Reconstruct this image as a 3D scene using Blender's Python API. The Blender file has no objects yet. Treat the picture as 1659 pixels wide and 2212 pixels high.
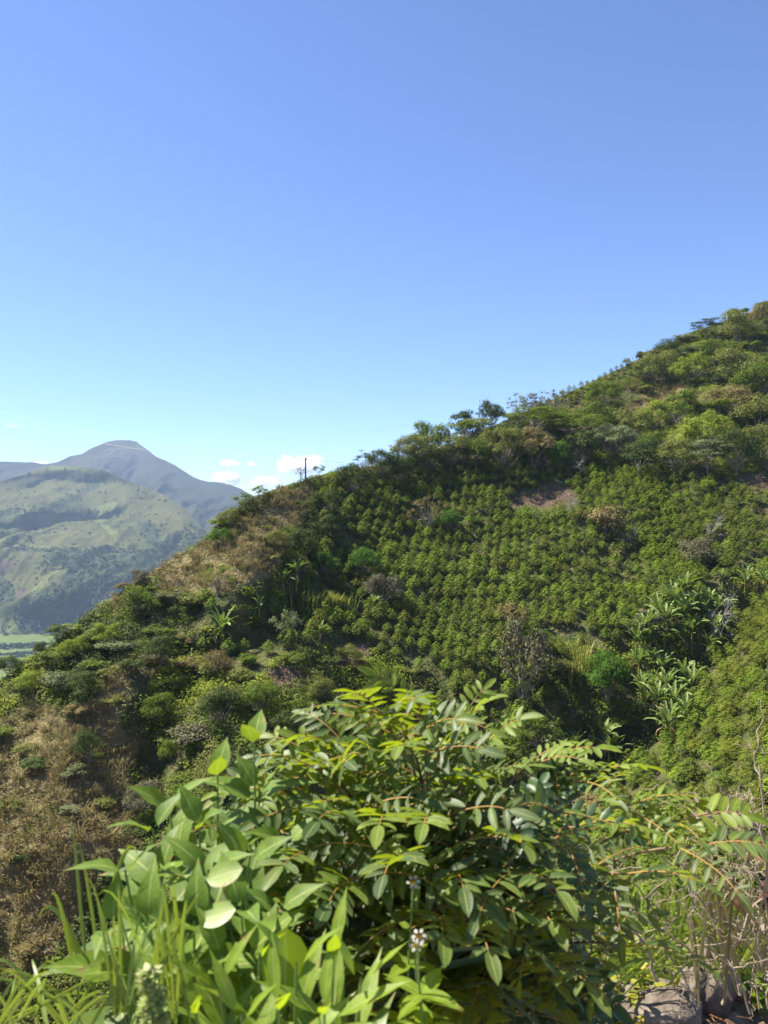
import bpy, math, random
import numpy as np

SC = bpy.context.scene
COL = SC.collection
R = math.radians
rng = np.random.default_rng(7)
random.seed(7)

# ---------------------------------------------------------------- camera
FP, CX, CY = 770.0, 384.0, 512.0           # focal length and centre in pixels of the 768x1024 frame
cam_d = bpy.data.cameras.new("camera")
cam_d.sensor_fit = 'HORIZONTAL'
cam_d.sensor_width = 36.0
cam_d.lens = 36.0 * FP / 768.0
cam_d.clip_start = 0.05
cam_d.clip_end = 40000.0
cam_d.dof.use_dof = True
cam_d.dof.focus_distance = 60.0
cam_d.dof.aperture_fstop = 11.0
cam = bpy.data.objects.new("camera", cam_d)
cam.rotation_euler = (R(90), 0, 0)
COL.objects.link(cam)
SC.camera = cam

# ---------------------------------------------------------------- daylight
SUN_EL, SUN_AZ = R(54), R(-68)             # azimuth from +Y, negative = towards the left
sun_dir = (math.sin(SUN_AZ) * math.cos(SUN_EL), math.cos(SUN_AZ) * math.cos(SUN_EL), math.sin(SUN_EL))
world = bpy.data.worlds.new("World")
SC.world = world
world.use_nodes = True
wn, wl = world.node_tree.nodes, world.node_tree.links
wn.clear()
w_out = wn.new('ShaderNodeOutputWorld')
w_bg = wn.new('ShaderNodeBackground')
w_sky = wn.new('ShaderNodeTexSky')
w_sky.sky_type = 'NISHITA'
w_sky.sun_disc = False
w_sky.sun_elevation = SUN_EL
w_sky.sun_rotation = SUN_AZ
w_sky.altitude = 2300
w_sky.air_density = 1.0
w_sky.dust_density = 0.8
w_sky.ozone_density = 9.0
w_bg.inputs['Strength'].default_value = 0.082
w_tint = wn.new('ShaderNodeMix'); w_tint.data_type = 'RGBA'; w_tint.blend_type = 'MULTIPLY'; w_tint.inputs[0].default_value = 1.0
w_tint.inputs[7].default_value = (1.08, 0.975, 1.0, 1)
wl.new(w_sky.outputs[0], w_tint.inputs[6]); wl.new(w_tint.outputs[2], w_bg.inputs['Color'])
wl.new(w_bg.outputs[0], w_out.inputs['Surface'])

sl = bpy.data.lights.new("sun", 'SUN')
sl.energy = 5.0
sl.angle = R(0.53)
sl.color = (1.0, 0.93, 0.80)
sun = bpy.data.objects.new("sun", sl)
from mathutils import Vector, Matrix
sun.rotation_euler = Vector(sun_dir).to_track_quat('Z', 'Y').to_euler()
sun.location = (0, 0, 50)
COL.objects.link(sun)
SC.view_settings.view_transform = 'Standard'
SC.view_settings.look = 'None'
SC.view_settings.gamma = 1.0
SC.view_settings.exposure = 1.5

# ---------------------------------------------------------------- helpers
def hash2(ix, iy, seed):
    h = (ix.astype(np.int64) * 374761393 + iy.astype(np.int64) * 668265263 + seed * 1442695041) & 0xffffffff
    h = ((h ^ (h >> 13)) * 1274126177) & 0xffffffff
    return ((h ^ (h >> 16)) & 0xffff) / 65535.0

def vnoise(x, y, seed=0):
    x = np.asarray(x, float); y = np.asarray(y, float)
    ix, iy = np.floor(x), np.floor(y)
    fx, fy = x - ix, y - iy
    fx, fy = fx * fx * (3 - 2 * fx), fy * fy * (3 - 2 * fy)
    a, b = hash2(ix, iy, seed), hash2(ix + 1, iy, seed)
    c, d = hash2(ix, iy + 1, seed), hash2(ix + 1, iy + 1, seed)
    return (a + (b - a) * fx) * (1 - fy) + (c + (d - c) * fx) * fy

def fbm(x, y, seed=0, octaves=4):
    s, a, t = 0.0, 1.0, 0.0
    for o in range(octaves):
        s = s + a * (vnoise(np.asarray(x) * 2 ** o + 17.3 * o, np.asarray(y) * 2 ** o + 9.1 * o, seed + o) - 0.5)
        t += a; a *= 0.5
    return 2 * s / t

def in_poly(u, v, poly):
    u, v = np.asarray(u, float), np.asarray(v, float)
    r = np.zeros(u.shape, bool)
    n = len(poly)
    for i in range(n):
        x1, y1 = poly[i]; x2, y2 = poly[(i + 1) % n]
        if y1 == y2: continue
        c = ((y1 > v) != (y2 > v)) & (u < (x2 - x1) * (v - y1) / (y2 - y1) + x1)
        r ^= c
    return r

DS = 768.0 / 1659.0                         # survey sheet units to frame units
def dpoly(*pts): return [(x * DS, y * DS) for x, y in pts]

class Geo:
    def __init__(s): s.v, s.f, s.a, s.m, s.l, s.n = [], [], [], [], [], 0
    def add(s, V, Fq, attr=None, mat=0, lc=None):
        V = np.asarray(V, float).reshape(-1, 3); Fq = np.asarray(Fq, np.int64).reshape(-1, 4)
        if len(V) == 0: return
        s.v.append(V); s.f.append(Fq + s.n); s.n += len(V)
        if attr is None: attr = np.full(len(Fq), 0.5)
        s.a.append(np.broadcast_to(attr, (len(Fq),)).astype(float))
        s.m.append(np.full(len(Fq), mat)); s.l.append(np.zeros((len(V), 3)) if lc is None else lc)
    def arrays(s):
        return np.concatenate(s.v), np.concatenate(s.f), np.concatenate(s.a), np.concatenate(s.m)
    def mesh(s, name, mats, smooth=False):
        V, Fq, A, M = s.arrays()
        me = bpy.data.meshes.new(name)
        me.vertices.add(len(V)); me.vertices.foreach_set('co', V.astype(np.float32).ravel())
        me.loops.add(Fq.size); me.loops.foreach_set('vertex_index', Fq.astype(np.int32).ravel())
        me.polygons.add(len(Fq)); me.polygons.foreach_set('loop_start', np.arange(0, Fq.size, 4, dtype=np.int32))
        for m in (mats if isinstance(mats, (list, tuple)) else [mats]): me.materials.append(m)
        me.polygons.foreach_set('material_index', M.astype(np.int32))
        me.polygons.foreach_set('use_smooth', np.full(len(Fq), smooth))
        at = me.attributes.new('tone', 'FLOAT', 'FACE'); at.data.foreach_set('value', A.astype(np.float32))
        L_ = np.concatenate(s.l)
        if L_.any(): at = me.attributes.new('leafpos', 'FLOAT_VECTOR', 'POINT'); at.data.foreach_set('vector', L_.astype(np.float32).ravel())
        me.update(calc_edges=True)
        return me
    def obj(s, name, mats, parent=None, smooth=False, label=None, cat=None, group=None, kind=None, loc=None):
        o = bpy.data.objects.new(name, s.mesh(name, mats, smooth)); COL.objects.link(o)
        if loc is not None: o.location = loc
        if parent is not None: o.parent = parent
        return tag(o, label, cat, group, kind)

def tag(o, label=None, cat=None, group=None, kind=None):
    if label: o['label'] = label
    if cat: o['category'] = cat
    if group: o['group'] = group
    if kind: o['kind'] = kind
    return o

def empty(name, loc=(0, 0, 0), label=None, cat=None, group=None):
    o = bpy.data.objects.new(name, None); o.location = loc; COL.objects.link(o)
    o.empty_display_size = 0.2
    return tag(o, label, cat, group)

def meshobj(name, me, parent=None, mat=None, loc=None):
    o = bpy.data.objects.new(name, me); COL.objects.link(o)
    if parent is not None: o.parent = parent
    if loc is not None: o.location = loc
    if mat is not None:
        o.material_slots[0].link = 'OBJECT'; o.material_slots[0].material = mat
    return o

def norm(a): return a / np.maximum(np.linalg.norm(a, axis=-1, keepdims=True), 1e-9)
def rvec(n, g=rng): return norm(g.normal(size=(n, 3)))

def frames(T, N):
    T = norm(T); B = norm(np.cross(N, T)); return T, B, np.cross(T, B)

def quads(geo, P, N, L, W, g, droop=0.0, fold=0.12, T=None, mat=0, attr=None):
    """one folded rhombic leaf per point: P base-centres, N leaf normals"""
    n = len(P)
    if n == 0: return
    if T is None: T = rvec(n, g)
    T = T - N * np.sum(T * N, 1, keepdims=True)
    T, B, N = frames(T, N)
    L = np.broadcast_to(L, (n,))[:, None]; W = np.broadcast_to(W, (n,))[:, None]
    a = P - T * L * .5; c = P + T * L * .5 - N * L * droop
    b = P + B * W * .5 - T * L * .05 + N * W * fold; d = P - B * W * .5 - T * L * .05 + N * W * fold
    V = np.stack([a, b, c, d], 1).reshape(-1, 3)
    Fq = np.arange(4 * n).reshape(-1, 4)
    geo.add(V, Fq, g.random(n) if attr is None else attr, mat)

def tube(geo, pts, rad, sides=5, mat=0, attr=0.5):
    pts = np.asarray(pts, float); n = len(pts)
    rad = np.broadcast_to(np.asarray(rad, float), (n,))
    T = norm(np.gradient(pts, axis=0))
    ref = np.array([0, 0, 1.0]) if abs(T[:, 2]).mean() < 0.8 else np.array([1.0, 0, 0])
    A = norm(np.cross(T, ref)); B = np.cross(T, A)
    an = np.linspace(0, 2 * math.pi, sides, endpoint=False)
    ring = pts[:, None] + rad[:, None, None] * (A[:, None] * np.cos(an)[None, :, None] + B[:, None] * np.sin(an)[None, :, None])
    i = np.arange(n - 1)[:, None] * sides; j = np.arange(sides)[None]; j2 = (j + 1) % sides
    Fq = np.stack([i + j, i + j2, i + sides + j2, i + sides + j], -1).reshape(-1, 4)
    geo.add(ring.reshape(-1, 3), Fq, attr, mat)

def bez(p0, p1, p2, p3, n=8):
    t = np.linspace(0, 1, n)[:, None]
    p0, p1, p2, p3 = map(np.asarray, (p0, p1, p2, p3))
    return (1 - t) ** 3 * p0 + 3 * (1 - t) ** 2 * t * p1 + 3 * (1 - t) * t * t * p2 + t ** 3 * p3

# ---------------------------------------------------------------- materials
def new_mat(name):
    m = bpy.data.materials.new(name); m.use_nodes = True
    m.node_tree.nodes.clear(); return m, m.node_tree.nodes, m.node_tree.links

def ramp(nodes, stops):
    r = nodes.new('ShaderNodeValToRGB'); cr = r.color_ramp
    while len(cr.elements) < len(stops): cr.elements.new(0.5)
    for e, (p, c) in zip(cr.elements, stops): e.position = p; e.color = (*c, 1)
    return r

def leaf_mat(name, cols, trans=(0.2, 0.3, 0.03), tw=0.3, rough=0.65, spec=0.15, objvar=0.18, vein=False):
    m, n, l = new_mat(name)
    at = n.new('ShaderNodeAttribute'); at.attribute_name = 'tone'
    oi = n.new('ShaderNodeObjectInfo')
    ma = n.new('ShaderNodeMath'); ma.operation = 'MULTIPLY_ADD'; ma.inputs[1].default_value = objvar * 2; l.new(oi.outputs['Random'], ma.inputs[0])
    sb = n.new('ShaderNodeMath'); sb.operation = 'SUBTRACT'; l.new(at.outputs['Fac'], sb.inputs[0]); sb.inputs[1].default_value = objvar
    l.new(sb.outputs[0], ma.inputs[2])
    k = len(cols)
    rp = ramp(n, [(i / max(1, k - 1), c) for i, c in enumerate(cols)]); l.new(ma.outputs[0], rp.inputs[0])
    p = n.new('ShaderNodeBsdfPrincipled'); l.new(rp.outputs[0], p.inputs['Base Color'])
    p.inputs['Roughness'].default_value = rough; p.inputs['Specular IOR Level'].default_value = spec
    if vein:
        def mth(op, a, b=None, c=None):
            x = n.new('ShaderNodeMath'); x.operation = op
            for q, w_ in enumerate((a, b, c)):
                if w_ is None: continue
                if isinstance(w_, (int, float)): x.inputs[q].default_value = w_
                else: l.new(w_, x.inputs[q])
            return x.outputs[0]
        def smix(f, a, b, bt='MIX'):
            x = n.new('ShaderNodeMix'); x.data_type = 'RGBA'; x.blend_type = bt; l.new(f, x.inputs[0]) if not isinstance(f, float) else setattr(x.inputs[0], 'default_value', f)
            l.new(a, x.inputs[6])
            if isinstance(b, tuple): x.inputs[7].default_value = (*b, 1)
            else: l.new(b, x.inputs[7])
            return x.outputs[2]
        no = n.new('ShaderNodeTexNoise'); no.inputs['Scale'].default_value = 45; no.inputs['Detail'].default_value = 6; no.inputs['Roughness'].default_value = 0.65
        tc = n.new('ShaderNodeTexCoord'); l.new(tc.outputs['Object'], no.inputs['Vector'])
        lp = n.new('ShaderNodeAttribute'); lp.attribute_name = 'leafpos'; sx = n.new('ShaderNodeSeparateXYZ'); l.new(lp.outputs['Vector'], sx.inputs[0])
        ab = mth('ABSOLUTE', sx.outputs[0])
        rib = mth('LESS_THAN', ab, 0.07)
        vn = mth('SINE', mth('MULTIPLY_ADD', ab, -9.0, mth('MULTIPLY', sx.outputs[1], 52.0)))
        vn = mth('MULTIPLY_ADD', vn, 0.5, 0.5); vl = mth('POWER', vn, 10.0)
        hgt = mth('ADD', mth('MULTIPLY', vl, -0.6), mth('MULTIPLY', no.outputs[0], 0.8)); hgt = mth('SUBTRACT', hgt, rib)
        bp = n.new('ShaderNodeBump'); bp.inputs['Strength'].default_value = 0.10; bp.inputs['Distance'].default_value = 0.0015
        l.new(hgt, bp.inputs['Height']); l.new(bp.outputs[0], p.inputs['Normal'])
        rn = ramp(n, [(0.32, (0.55, 0.6, 0.6)), (0.68, (1.3, 1.25, 1.2))]); l.new(no.outputs[0], rn.inputs[0])
        col = smix(0.7, rp.outputs[0], rn.outputs[0], 'MULTIPLY')
        col = smix(mth('MULTIPLY', vl, 0.16), col, (0.25, 0.32, 0.10)); col = smix(mth('MULTIPLY', rib, 0.7), col, (0.34, 0.36, 0.12))
        edge = mth('GREATER_THAN', mth('ADD', mth('MULTIPLY', mth('MAXIMUM', ab, sx.outputs[1]), 0.40), no.outputs[0]), 0.95)
        col = smix(mth('MULTIPLY', edge, 0.8), col, (0.20, 0.12, 0.04))
        l.new(col, p.inputs['Base Color'])
        rg = mth('MULTIPLY_ADD', no.outputs[0], 0.35, rough - 0.15); l.new(rg, p.inputs['Roughness'])
    t = n.new('ShaderNodeBsdfTranslucent')
    mt = n.new('ShaderNodeMix'); mt.data_type = 'RGBA'; mt.inputs[0].default_value = 0.7
    l.new(col if vein else rp.outputs[0], mt.inputs[6]); mt.inputs[7].default_value = (*trans, 1); l.new(mt.outputs[2], t.inputs['Color'])
    mx = n.new('ShaderNodeMixShader'); mx.inputs[0].default_value = tw
    l.new(p.outputs[0], mx.inputs[1]); l.new(t.outputs[0], mx.inputs[2])
    o = n.new('ShaderNodeOutputMaterial'); l.new(mx.outputs[0], o.inputs[0])
    return m

def solid_mat(name, c1, c2, scale=8.0, rough=0.85, bump=0.3, detail=5):
    m, n, l = new_mat(name)
    tc = n.new('ShaderNodeTexCoord'); no = n.new('ShaderNodeTexNoise')
    no.inputs['Scale'].default_value = scale; no.inputs['Detail'].default_value = detail
    l.new(tc.outputs['Object'], no.inputs['Vector'])
    rp = ramp(n, [(0.35, c1), (0.65, c2)]); l.new(no.outputs[0], rp.inputs[0])
    p = n.new('ShaderNodeBsdfPrincipled'); p.inputs['Roughness'].default_value = rough; l.new(rp.outputs[0], p.inputs['Base Color'])
    b = n.new('ShaderNodeBump'); b.inputs['Strength'].default_value = bump; b.inputs['Distance'].default_value = 0.05
    l.new(no.outputs[0], b.inputs['Height']); l.new(b.outputs[0], p.inputs['Normal'])
    o = n.new('ShaderNodeOutputMaterial'); l.new(p.outputs[0], o.inputs[0])
    return m

M_BARK = solid_mat('bark', (0.12, 0.095, 0.07), (0.26, 0.22, 0.175), 6)
M_GREYWOOD = solid_mat('bare_wood', (0.20, 0.18, 0.17), (0.34, 0.31, 0.29), 8)
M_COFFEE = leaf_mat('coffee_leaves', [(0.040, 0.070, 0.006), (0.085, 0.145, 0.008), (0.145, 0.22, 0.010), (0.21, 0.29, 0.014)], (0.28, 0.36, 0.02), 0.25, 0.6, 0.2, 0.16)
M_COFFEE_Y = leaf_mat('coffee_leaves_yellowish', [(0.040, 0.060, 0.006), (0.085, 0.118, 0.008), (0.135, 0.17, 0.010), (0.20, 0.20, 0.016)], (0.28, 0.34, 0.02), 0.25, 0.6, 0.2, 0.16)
M_GREEN = leaf_mat('mid_green_leaves', [(0.050, 0.082, 0.008), (0.098, 0.148, 0.012), (0.16, 0.21, 0.020)], (0.20, 0.28, 0.03), 0.28)
M_BRIGHT = leaf_mat('bright_green_leaves', [(0.030, 0.075, 0.007), (0.055, 0.125, 0.010), (0.09, 0.17, 0.014)], (0.16, 0.30, 0.02), 0.28)
M_DARK = leaf_mat('dark_green_leaves', [(0.026, 0.044, 0.008), (0.050, 0.078, 0.012), (0.080, 0.115, 0.020)], (0.10, 0.16, 0.025), 0.2)
M_OLIVE = leaf_mat('olive_leaves', [(0.075, 0.088, 0.018), (0.14, 0.16, 0.030), (0.21, 0.22, 0.050)], (0.26, 0.28, 0.06), 0.28)
M_YEL = leaf_mat('yellow_green_leaves', [(0.10, 0.14, 0.012), (0.18, 0.23, 0.016), (0.26, 0.30, 0.028)], (0.30, 0.38, 0.04), 0.3)
M_GREYG = leaf_mat('grey_green_leaves', [(0.09, 0.115, 0.045), (0.16, 0.19, 0.075), (0.25, 0.27, 0.13)], (0.25, 0.3, 0.12), 0.22)
M_TAN = leaf_mat('tan_leaves', [(0.11, 0.085, 0.03), (0.19, 0.15, 0.055), (0.24, 0.21, 0.08)], (0.28, 0.24, 0.08), 0.25)
M_DUSK = leaf_mat('brownish_grey_leaves', [(0.07, 0.065, 0.035), (0.12, 0.115, 0.06), (0.17, 0.155, 0.09)], (0.18, 0.17, 0.08), 0.2)
M_BANANA = leaf_mat('banana_leaves', [(0.06, 0.11, 0.02), (0.11, 0.175, 0.035), (0.18, 0.25, 0.07), (0.25, 0.29, 0.11)], (0.30, 0.42, 0.04), 0.22, 0.6, 0.2)
M_BANDEAD = leaf_mat('dead_banana_leaves', [(0.16, 0.10, 0.05), (0.27, 0.18, 0.09), (0.33, 0.25, 0.14)], (0.3, 0.2, 0.1), 0.15, 0.8, 0.2)
M_DRYG = leaf_mat('dry_grass_blades', [(0.14, 0.115, 0.050), (0.22, 0.180, 0.075), (0.30, 0.25, 0.11), (0.18, 0.19, 0.055)], (0.32, 0.26, 0.1), 0.2, 0.7, 0.2)
M_CANE = leaf_mat('cane_leaves', [(0.13, 0.20, 0.03), (0.25, 0.29, 0.05), (0.33, 0.26, 0.08)], (0.36, 0.36, 0.06), 0.3, 0.5, 0.3)

# ---------------------------------------------------------------- hillside survey
RIDGE = np.array([(-300, 905), (-150, 790), (0, 680), (51, 645), (93, 610), (153, 571), (204, 539), (241, 504), (262, 494),
                  (284, 486), (305, 480), (330, 472), (384, 464), (430, 452), (480, 432), (520, 414), (565, 394), (625, 366),
                  (695, 331), (768, 306), (900, 250), (1100, 180)], float)
Y0K = np.array([(-300, 72), (-100, 95), (0, 103), (100, 104), (200, 101), (262, 99), (300, 104), (345, 113), (430, 120),
                (600, 125), (680, 121), (760, 116), (850, 108), (1100, 96)], float)
def vridge(u): return np.interp(u, RIDGE[:, 0], RIDGE[:, 1])
def sstep(x): x = np.clip(x, 0, 1); return x * x * (3 - 2 * x)
def gauss(u, v, cu, cv, su, sv, rot=0.0):
    c, s = math.cos(rot), math.sin(rot)
    a, b = (u - cu) * c + (v - cv) * s, -(u - cu) * s + (v - cv) * c
    return np.exp(-(a / su) ** 2 - (b / sv) ** 2)

def hillY(u, v):
    u = np.asarray(u, float); v = np.asarray(v, float)
    y0 = np.interp(u, Y0K[:, 0], Y0K[:, 1])
    for du in (-14, 14): y0 = y0 + np.interp(u + du, Y0K[:, 0], Y0K[:, 1])
    y0 = y0 / 3
    k = 0.6
    y = y0 * k / np.maximum(k - (CY - v) / FP, 0.1)
    s = (u - 758) * 0.763 + (v - 592) * 0.649
    w = sstep((v - 560) / 60)
    f = 1 - 0.26 * sstep(s / 170) * w + 0.035 * np.exp(-(s / 28) ** 2) * w
    f = f - 0.05 * gauss(u, v, 235, 560, 38, 70, 0.5) + 0.05 * gauss(u, v, 255, 635, 75, 28, -0.5)
    f = f - 0.05 * gauss(u, v, 60, 790, 60, 150, 0.3) + 0.05 * gauss(u, v, 170, 720, 30, 130, 0.2)
    f = f - 0.03 * gauss(u, v, 520, 660, 120, 60)
    f = f - 0.04 * gauss(u, v, 700, 420, 40, 60, 0.6) + 0.04 * gauss(u, v, 640, 430, 30, 60, 0.6)
    fade = sstep((v - vridge(u)) / 30) * 0.8 + 0.2
    f = f + (0.035 * fbm(u / 85, v / 85, 3, 2) + 0.008 * fbm(u / 17, v / 17, 5, 2)) * fade
    return y * f

def P3(u, v, y):
    return np.stack([(np.asarray(u) - CX) / FP * y, y + 0 * np.asarray(u), (CY - np.asarray(v)) / FP * y], -1)
def hillP(u, v): return P3(u, v, hillY(u, v))
def hill_at(x, y):
    """frame position of the ground point of the hill that stands at x, y"""
    x, y = np.asarray(x, float), np.asarray(y, float)
    u = CX + FP * x / y
    lo, hi = vridge(u), np.full(u.shape, 1400.0)
    ok = (hillY(u, lo) >= y) & (hillY(u, hi) <= y)
    for _ in range(26):
        mid = (lo + hi) / 2; far = hillY(u, mid) > y
        lo = np.where(far, mid, lo); hi = np.where(far, hi, mid)
    return u, (lo + hi) / 2, ok

# land-cover outlines on the hillside
Z_COFFEE = [dpoly((690, 1068), (760, 1050), (860, 1035), (960, 1012), (1080, 1010), (1200, 1002), (1300, 998), (1400, 1020), (1500, 1012), (1590, 1035), (1659, 1075),
                  (1800, 1080), (1800, 1190), (1659, 1200), (1580, 1260), (1500, 1290), (1400, 1330), (1340, 1400), (1230, 1390), (1190, 1450), (1100, 1500), (950, 1480), (870, 1440),
                  (800, 1400), (700, 1395), (650, 1330), (610, 1290), (650, 1240), (630, 1200), (700, 1180)),
            dpoly((1659, 1290), (1600, 1310), (1560, 1350), (1520, 1490), (1440, 1600), (1330, 1680), (1250, 1900), (1400, 2212), (1900, 2212), (1900, 1250)),
            dpoly((930, 1490), (1180, 1500), (1240, 1560), (1200, 1700), (900, 1700)),
            dpoly((430, 1290), (520, 1290), (640, 1300), (700, 1400), (640, 1420), (480, 1420), (400, 1400)),
            dpoly((1180, 840), (1350, 775), (1380, 800), (1240, 880), (1180, 880))]
Z_DRY = [dpoly((668, 1040), (600, 1066), (565, 1092), (520, 1128), (470, 1160), (430, 1180), (340, 1235), (340, 1290), (440, 1285), (545, 1265), (610, 1225), (620, 1180), (600, 1150), (645, 1128), (676, 1085)),
         dpoly((-300, 1700), (0, 1560), (80, 1505), (150, 1560), (200, 1500), (215, 1450), (270, 1410), (285, 1450), (260, 1560), (300, 1620), (270, 1700), (300, 1790), (310, 1850), (200, 1900), (170, 2000), (90, 2100), (-300, 2300)),
         dpoly((1340, 870), (1450, 830), (1530, 840), (1480, 900), (1400, 910)),
         dpoly((330, 1255), (300, 1280), (250, 1330), (230, 1300), (280, 1240), (345, 1225))]
Z_SOIL = [dpoly((1090, 1092), (1125, 1062), (1160, 1052), (1235, 1056), (1250, 1088), (1180, 1096)),
          dpoly((690, 1432), (740, 1398), (800, 1398), (800, 1425), (740, 1445)),
          dpoly((1585, 1030), (1700, 1025), (1700, 1065), (1640, 1060)),
          dpoly((1620, 1100), (1700, 1090), (1700, 1130)),
          dpoly((560, 1450), (640, 1440), (680, 1470), (600, 1490))]
Z_TREES = dpoly((740, 1060), (760, 1000), (900, 940), (1100, 900), (1250, 880), (1400, 900), (1659, 930), (1900, 900), (1900, 1010), (1659, 1015), (1500, 1005), (1300, 990), (1200, 1000), (1060, 1010), (950, 1015), (850, 1035))
def zone(u, v, polys, wob=5.0):
    uu = u + wob * fbm(u / 14, v / 14, 21, 3); vv = v + wob * fbm(u / 14, v / 14, 22, 3)
    r = np.zeros(np.shape(u), bool)
    for p in polys: r |= in_poly(uu, vv, p)
    return r

# ---------------------------------------------------------------- the hillside itself
def hill_mat():
    m, n, l = new_mat('hillside_ground')
    tc = n.new('ShaderNodeTexCoord')
    def noise(s, d=5):
        x = n.new('ShaderNodeTexNoise'); x.inputs['Scale'].default_value = s; x.inputs['Detail'].default_value = d
        l.new(tc.outputs['Object'], x.inputs['Vector']); return x
    n1, n2 = noise(0.5, 8), noise(2.5, 5)
    g = ramp(n, [(0.3, (0.035, 0.05, 0.015)), (0.5, (0.07, 0.08, 0.025)), (0.7, (0.12, 0.10, 0.05))]); l.new(n1.outputs[0], g.inputs[0])
    d = ramp(n, [(0.3, (0.10, 0.083, 0.040)), (0.5, (0.19, 0.150, 0.072)), (0.7, (0.13, 0.13, 0.045))]); l.new(n2.outputs[0], d.inputs[0])
    s = ramp(n, [(0.3, (0.08, 0.052, 0.034)), (0.6, (0.125, 0.088, 0.058)), (0.75, (0.10, 0.075, 0.045))]); l.new(n2.outputs[0], s.inputs[0])
    def mix(a, b, attr):
        at = n.new('ShaderNodeAttribute'); at.attribute_name = attr
        x = n.new('ShaderNodeMix'); x.data_type = 'RGBA'; l.new(at.outputs['Fac'], x.inputs[0]); l.new(a, x.inputs[6]); l.new(b, x.inputs[7]); return x.outputs[2]
    c = mix(mix(g.outputs[0], d.outputs[0], 'dry'), s.outputs[0], 'soil')
    p = n.new('ShaderNodeBsdfPrincipled'); p.inputs['Roughness'].default_value = 0.95; p.inputs['Specular IOR Level'].default_value = 0.15
    l.new(c, p.inputs['Base Color'])
    b = n.new('ShaderNodeBump'); b.inputs['Strength'].default_value = 0.9; b.inputs['Distance'].default_value = 0.6
    l.new(n2.outputs[0], b.inputs['Height']); l.new(b.outputs[0], p.inputs['Normal'])
    o = n.new('ShaderNodeOutputMaterial'); l.new(p.outputs[0], o.inputs[0])
    return m

def sheet(name, P, mats, attrs=None, smooth=True, **kw):
    """grid mesh from an array of points (rows, cols, 3)"""
    r, c = P.shape[:2]
    i = np.arange(r - 1)[:, None] * c; j = np.arange(c - 1)[None]
    Fq = np.stack([i + j, i + j + 1, i + c + j + 1, i + c + j], -1).reshape(-1, 4)
    g = Geo(); g.add(P.reshape(-1, 3), Fq)
    o = g.obj(name, mats, smooth=smooth, **kw)
    for k, a in (attrs or {}).items():
        at = o.data.attributes.new(k, 'FLOAT', 'POINT'); at.data.foreach_set('value', np.asarray(a, np.float32).ravel())
    return o

uu = np.arange(-300, 1101, 3.5)
tt = np.linspace(1, 0, 330)
U = np.broadcast_to(uu, (len(tt), len(uu)))
V = vridge(U) + (1400 - vridge(U)) * tt[:, None]
front = hillP(U, V)
ub = np.arange(1, 71)[:, None] ** 1.35 * 1.3
last = front[-1][None]
drop = 0.62 * ub - 0.62 * 4 * (1 - np.exp(-ub / 4))
back = np.stack([last[..., 0] * (1 + 0 * ub) - 0.1 * ub, last[..., 1] + ub, last[..., 2] - drop], -1)
allP = np.concatenate([front, back])
dry = zone(U, V, Z_DRY, 8).astype(float); soil = zone(U, V, Z_SOIL, 4).astype(float)
pad = np.zeros((len(ub), len(uu)))
M_HILL = hill_mat()
sheet('hillside', allP[:, ::-1], M_HILL, {'dry': np.concatenate([dry, pad + 0.3])[:, ::-1], 'soil': np.concatenate([soil, pad])[:, ::-1]}, kind='structure')

# near verge and the slope that drops from it into the ravine
def edge_y(x): return 2.15 + 0.38 * np.clip(x, -2.5, 3.5)
def verge_z(x, y):
    e = edge_y(x); z = -1.5 + 0.06 * fbm(x * 1.5, y * 1.5, 31, 3) + 0.015 * fbm(x * 9, y * 9, 33, 2)
    d = np.maximum(y - e, 0)
    return z - 1.13 * np.sqrt(d * d + 0.09) + 0.339 + 0.25 * fbm(x / 2, y / 2, 34, 3) * np.minimum(d, 3) / 3
xs = np.concatenate([np.linspace(-45, -4, 42), np.linspace(-3.9, 3.9, 157), np.linspace(4, 45, 42)])
ys = np.concatenate([np.linspace(-8, 0.5, 18), np.linspace(0.6, 5, 111), np.linspace(5.3, 48, 80)])
XX, YY = np.meshgrid(xs, ys)
M_VERGE = solid_mat('verge_soil', (0.13, 0.095, 0.065), (0.27, 0.21, 0.155), 14, 0.95, 0.8, 9)
sheet('ground', np.stack([XX, YY, verge_z(XX, YY)], -1), M_VERGE, kind='structure')

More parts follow.
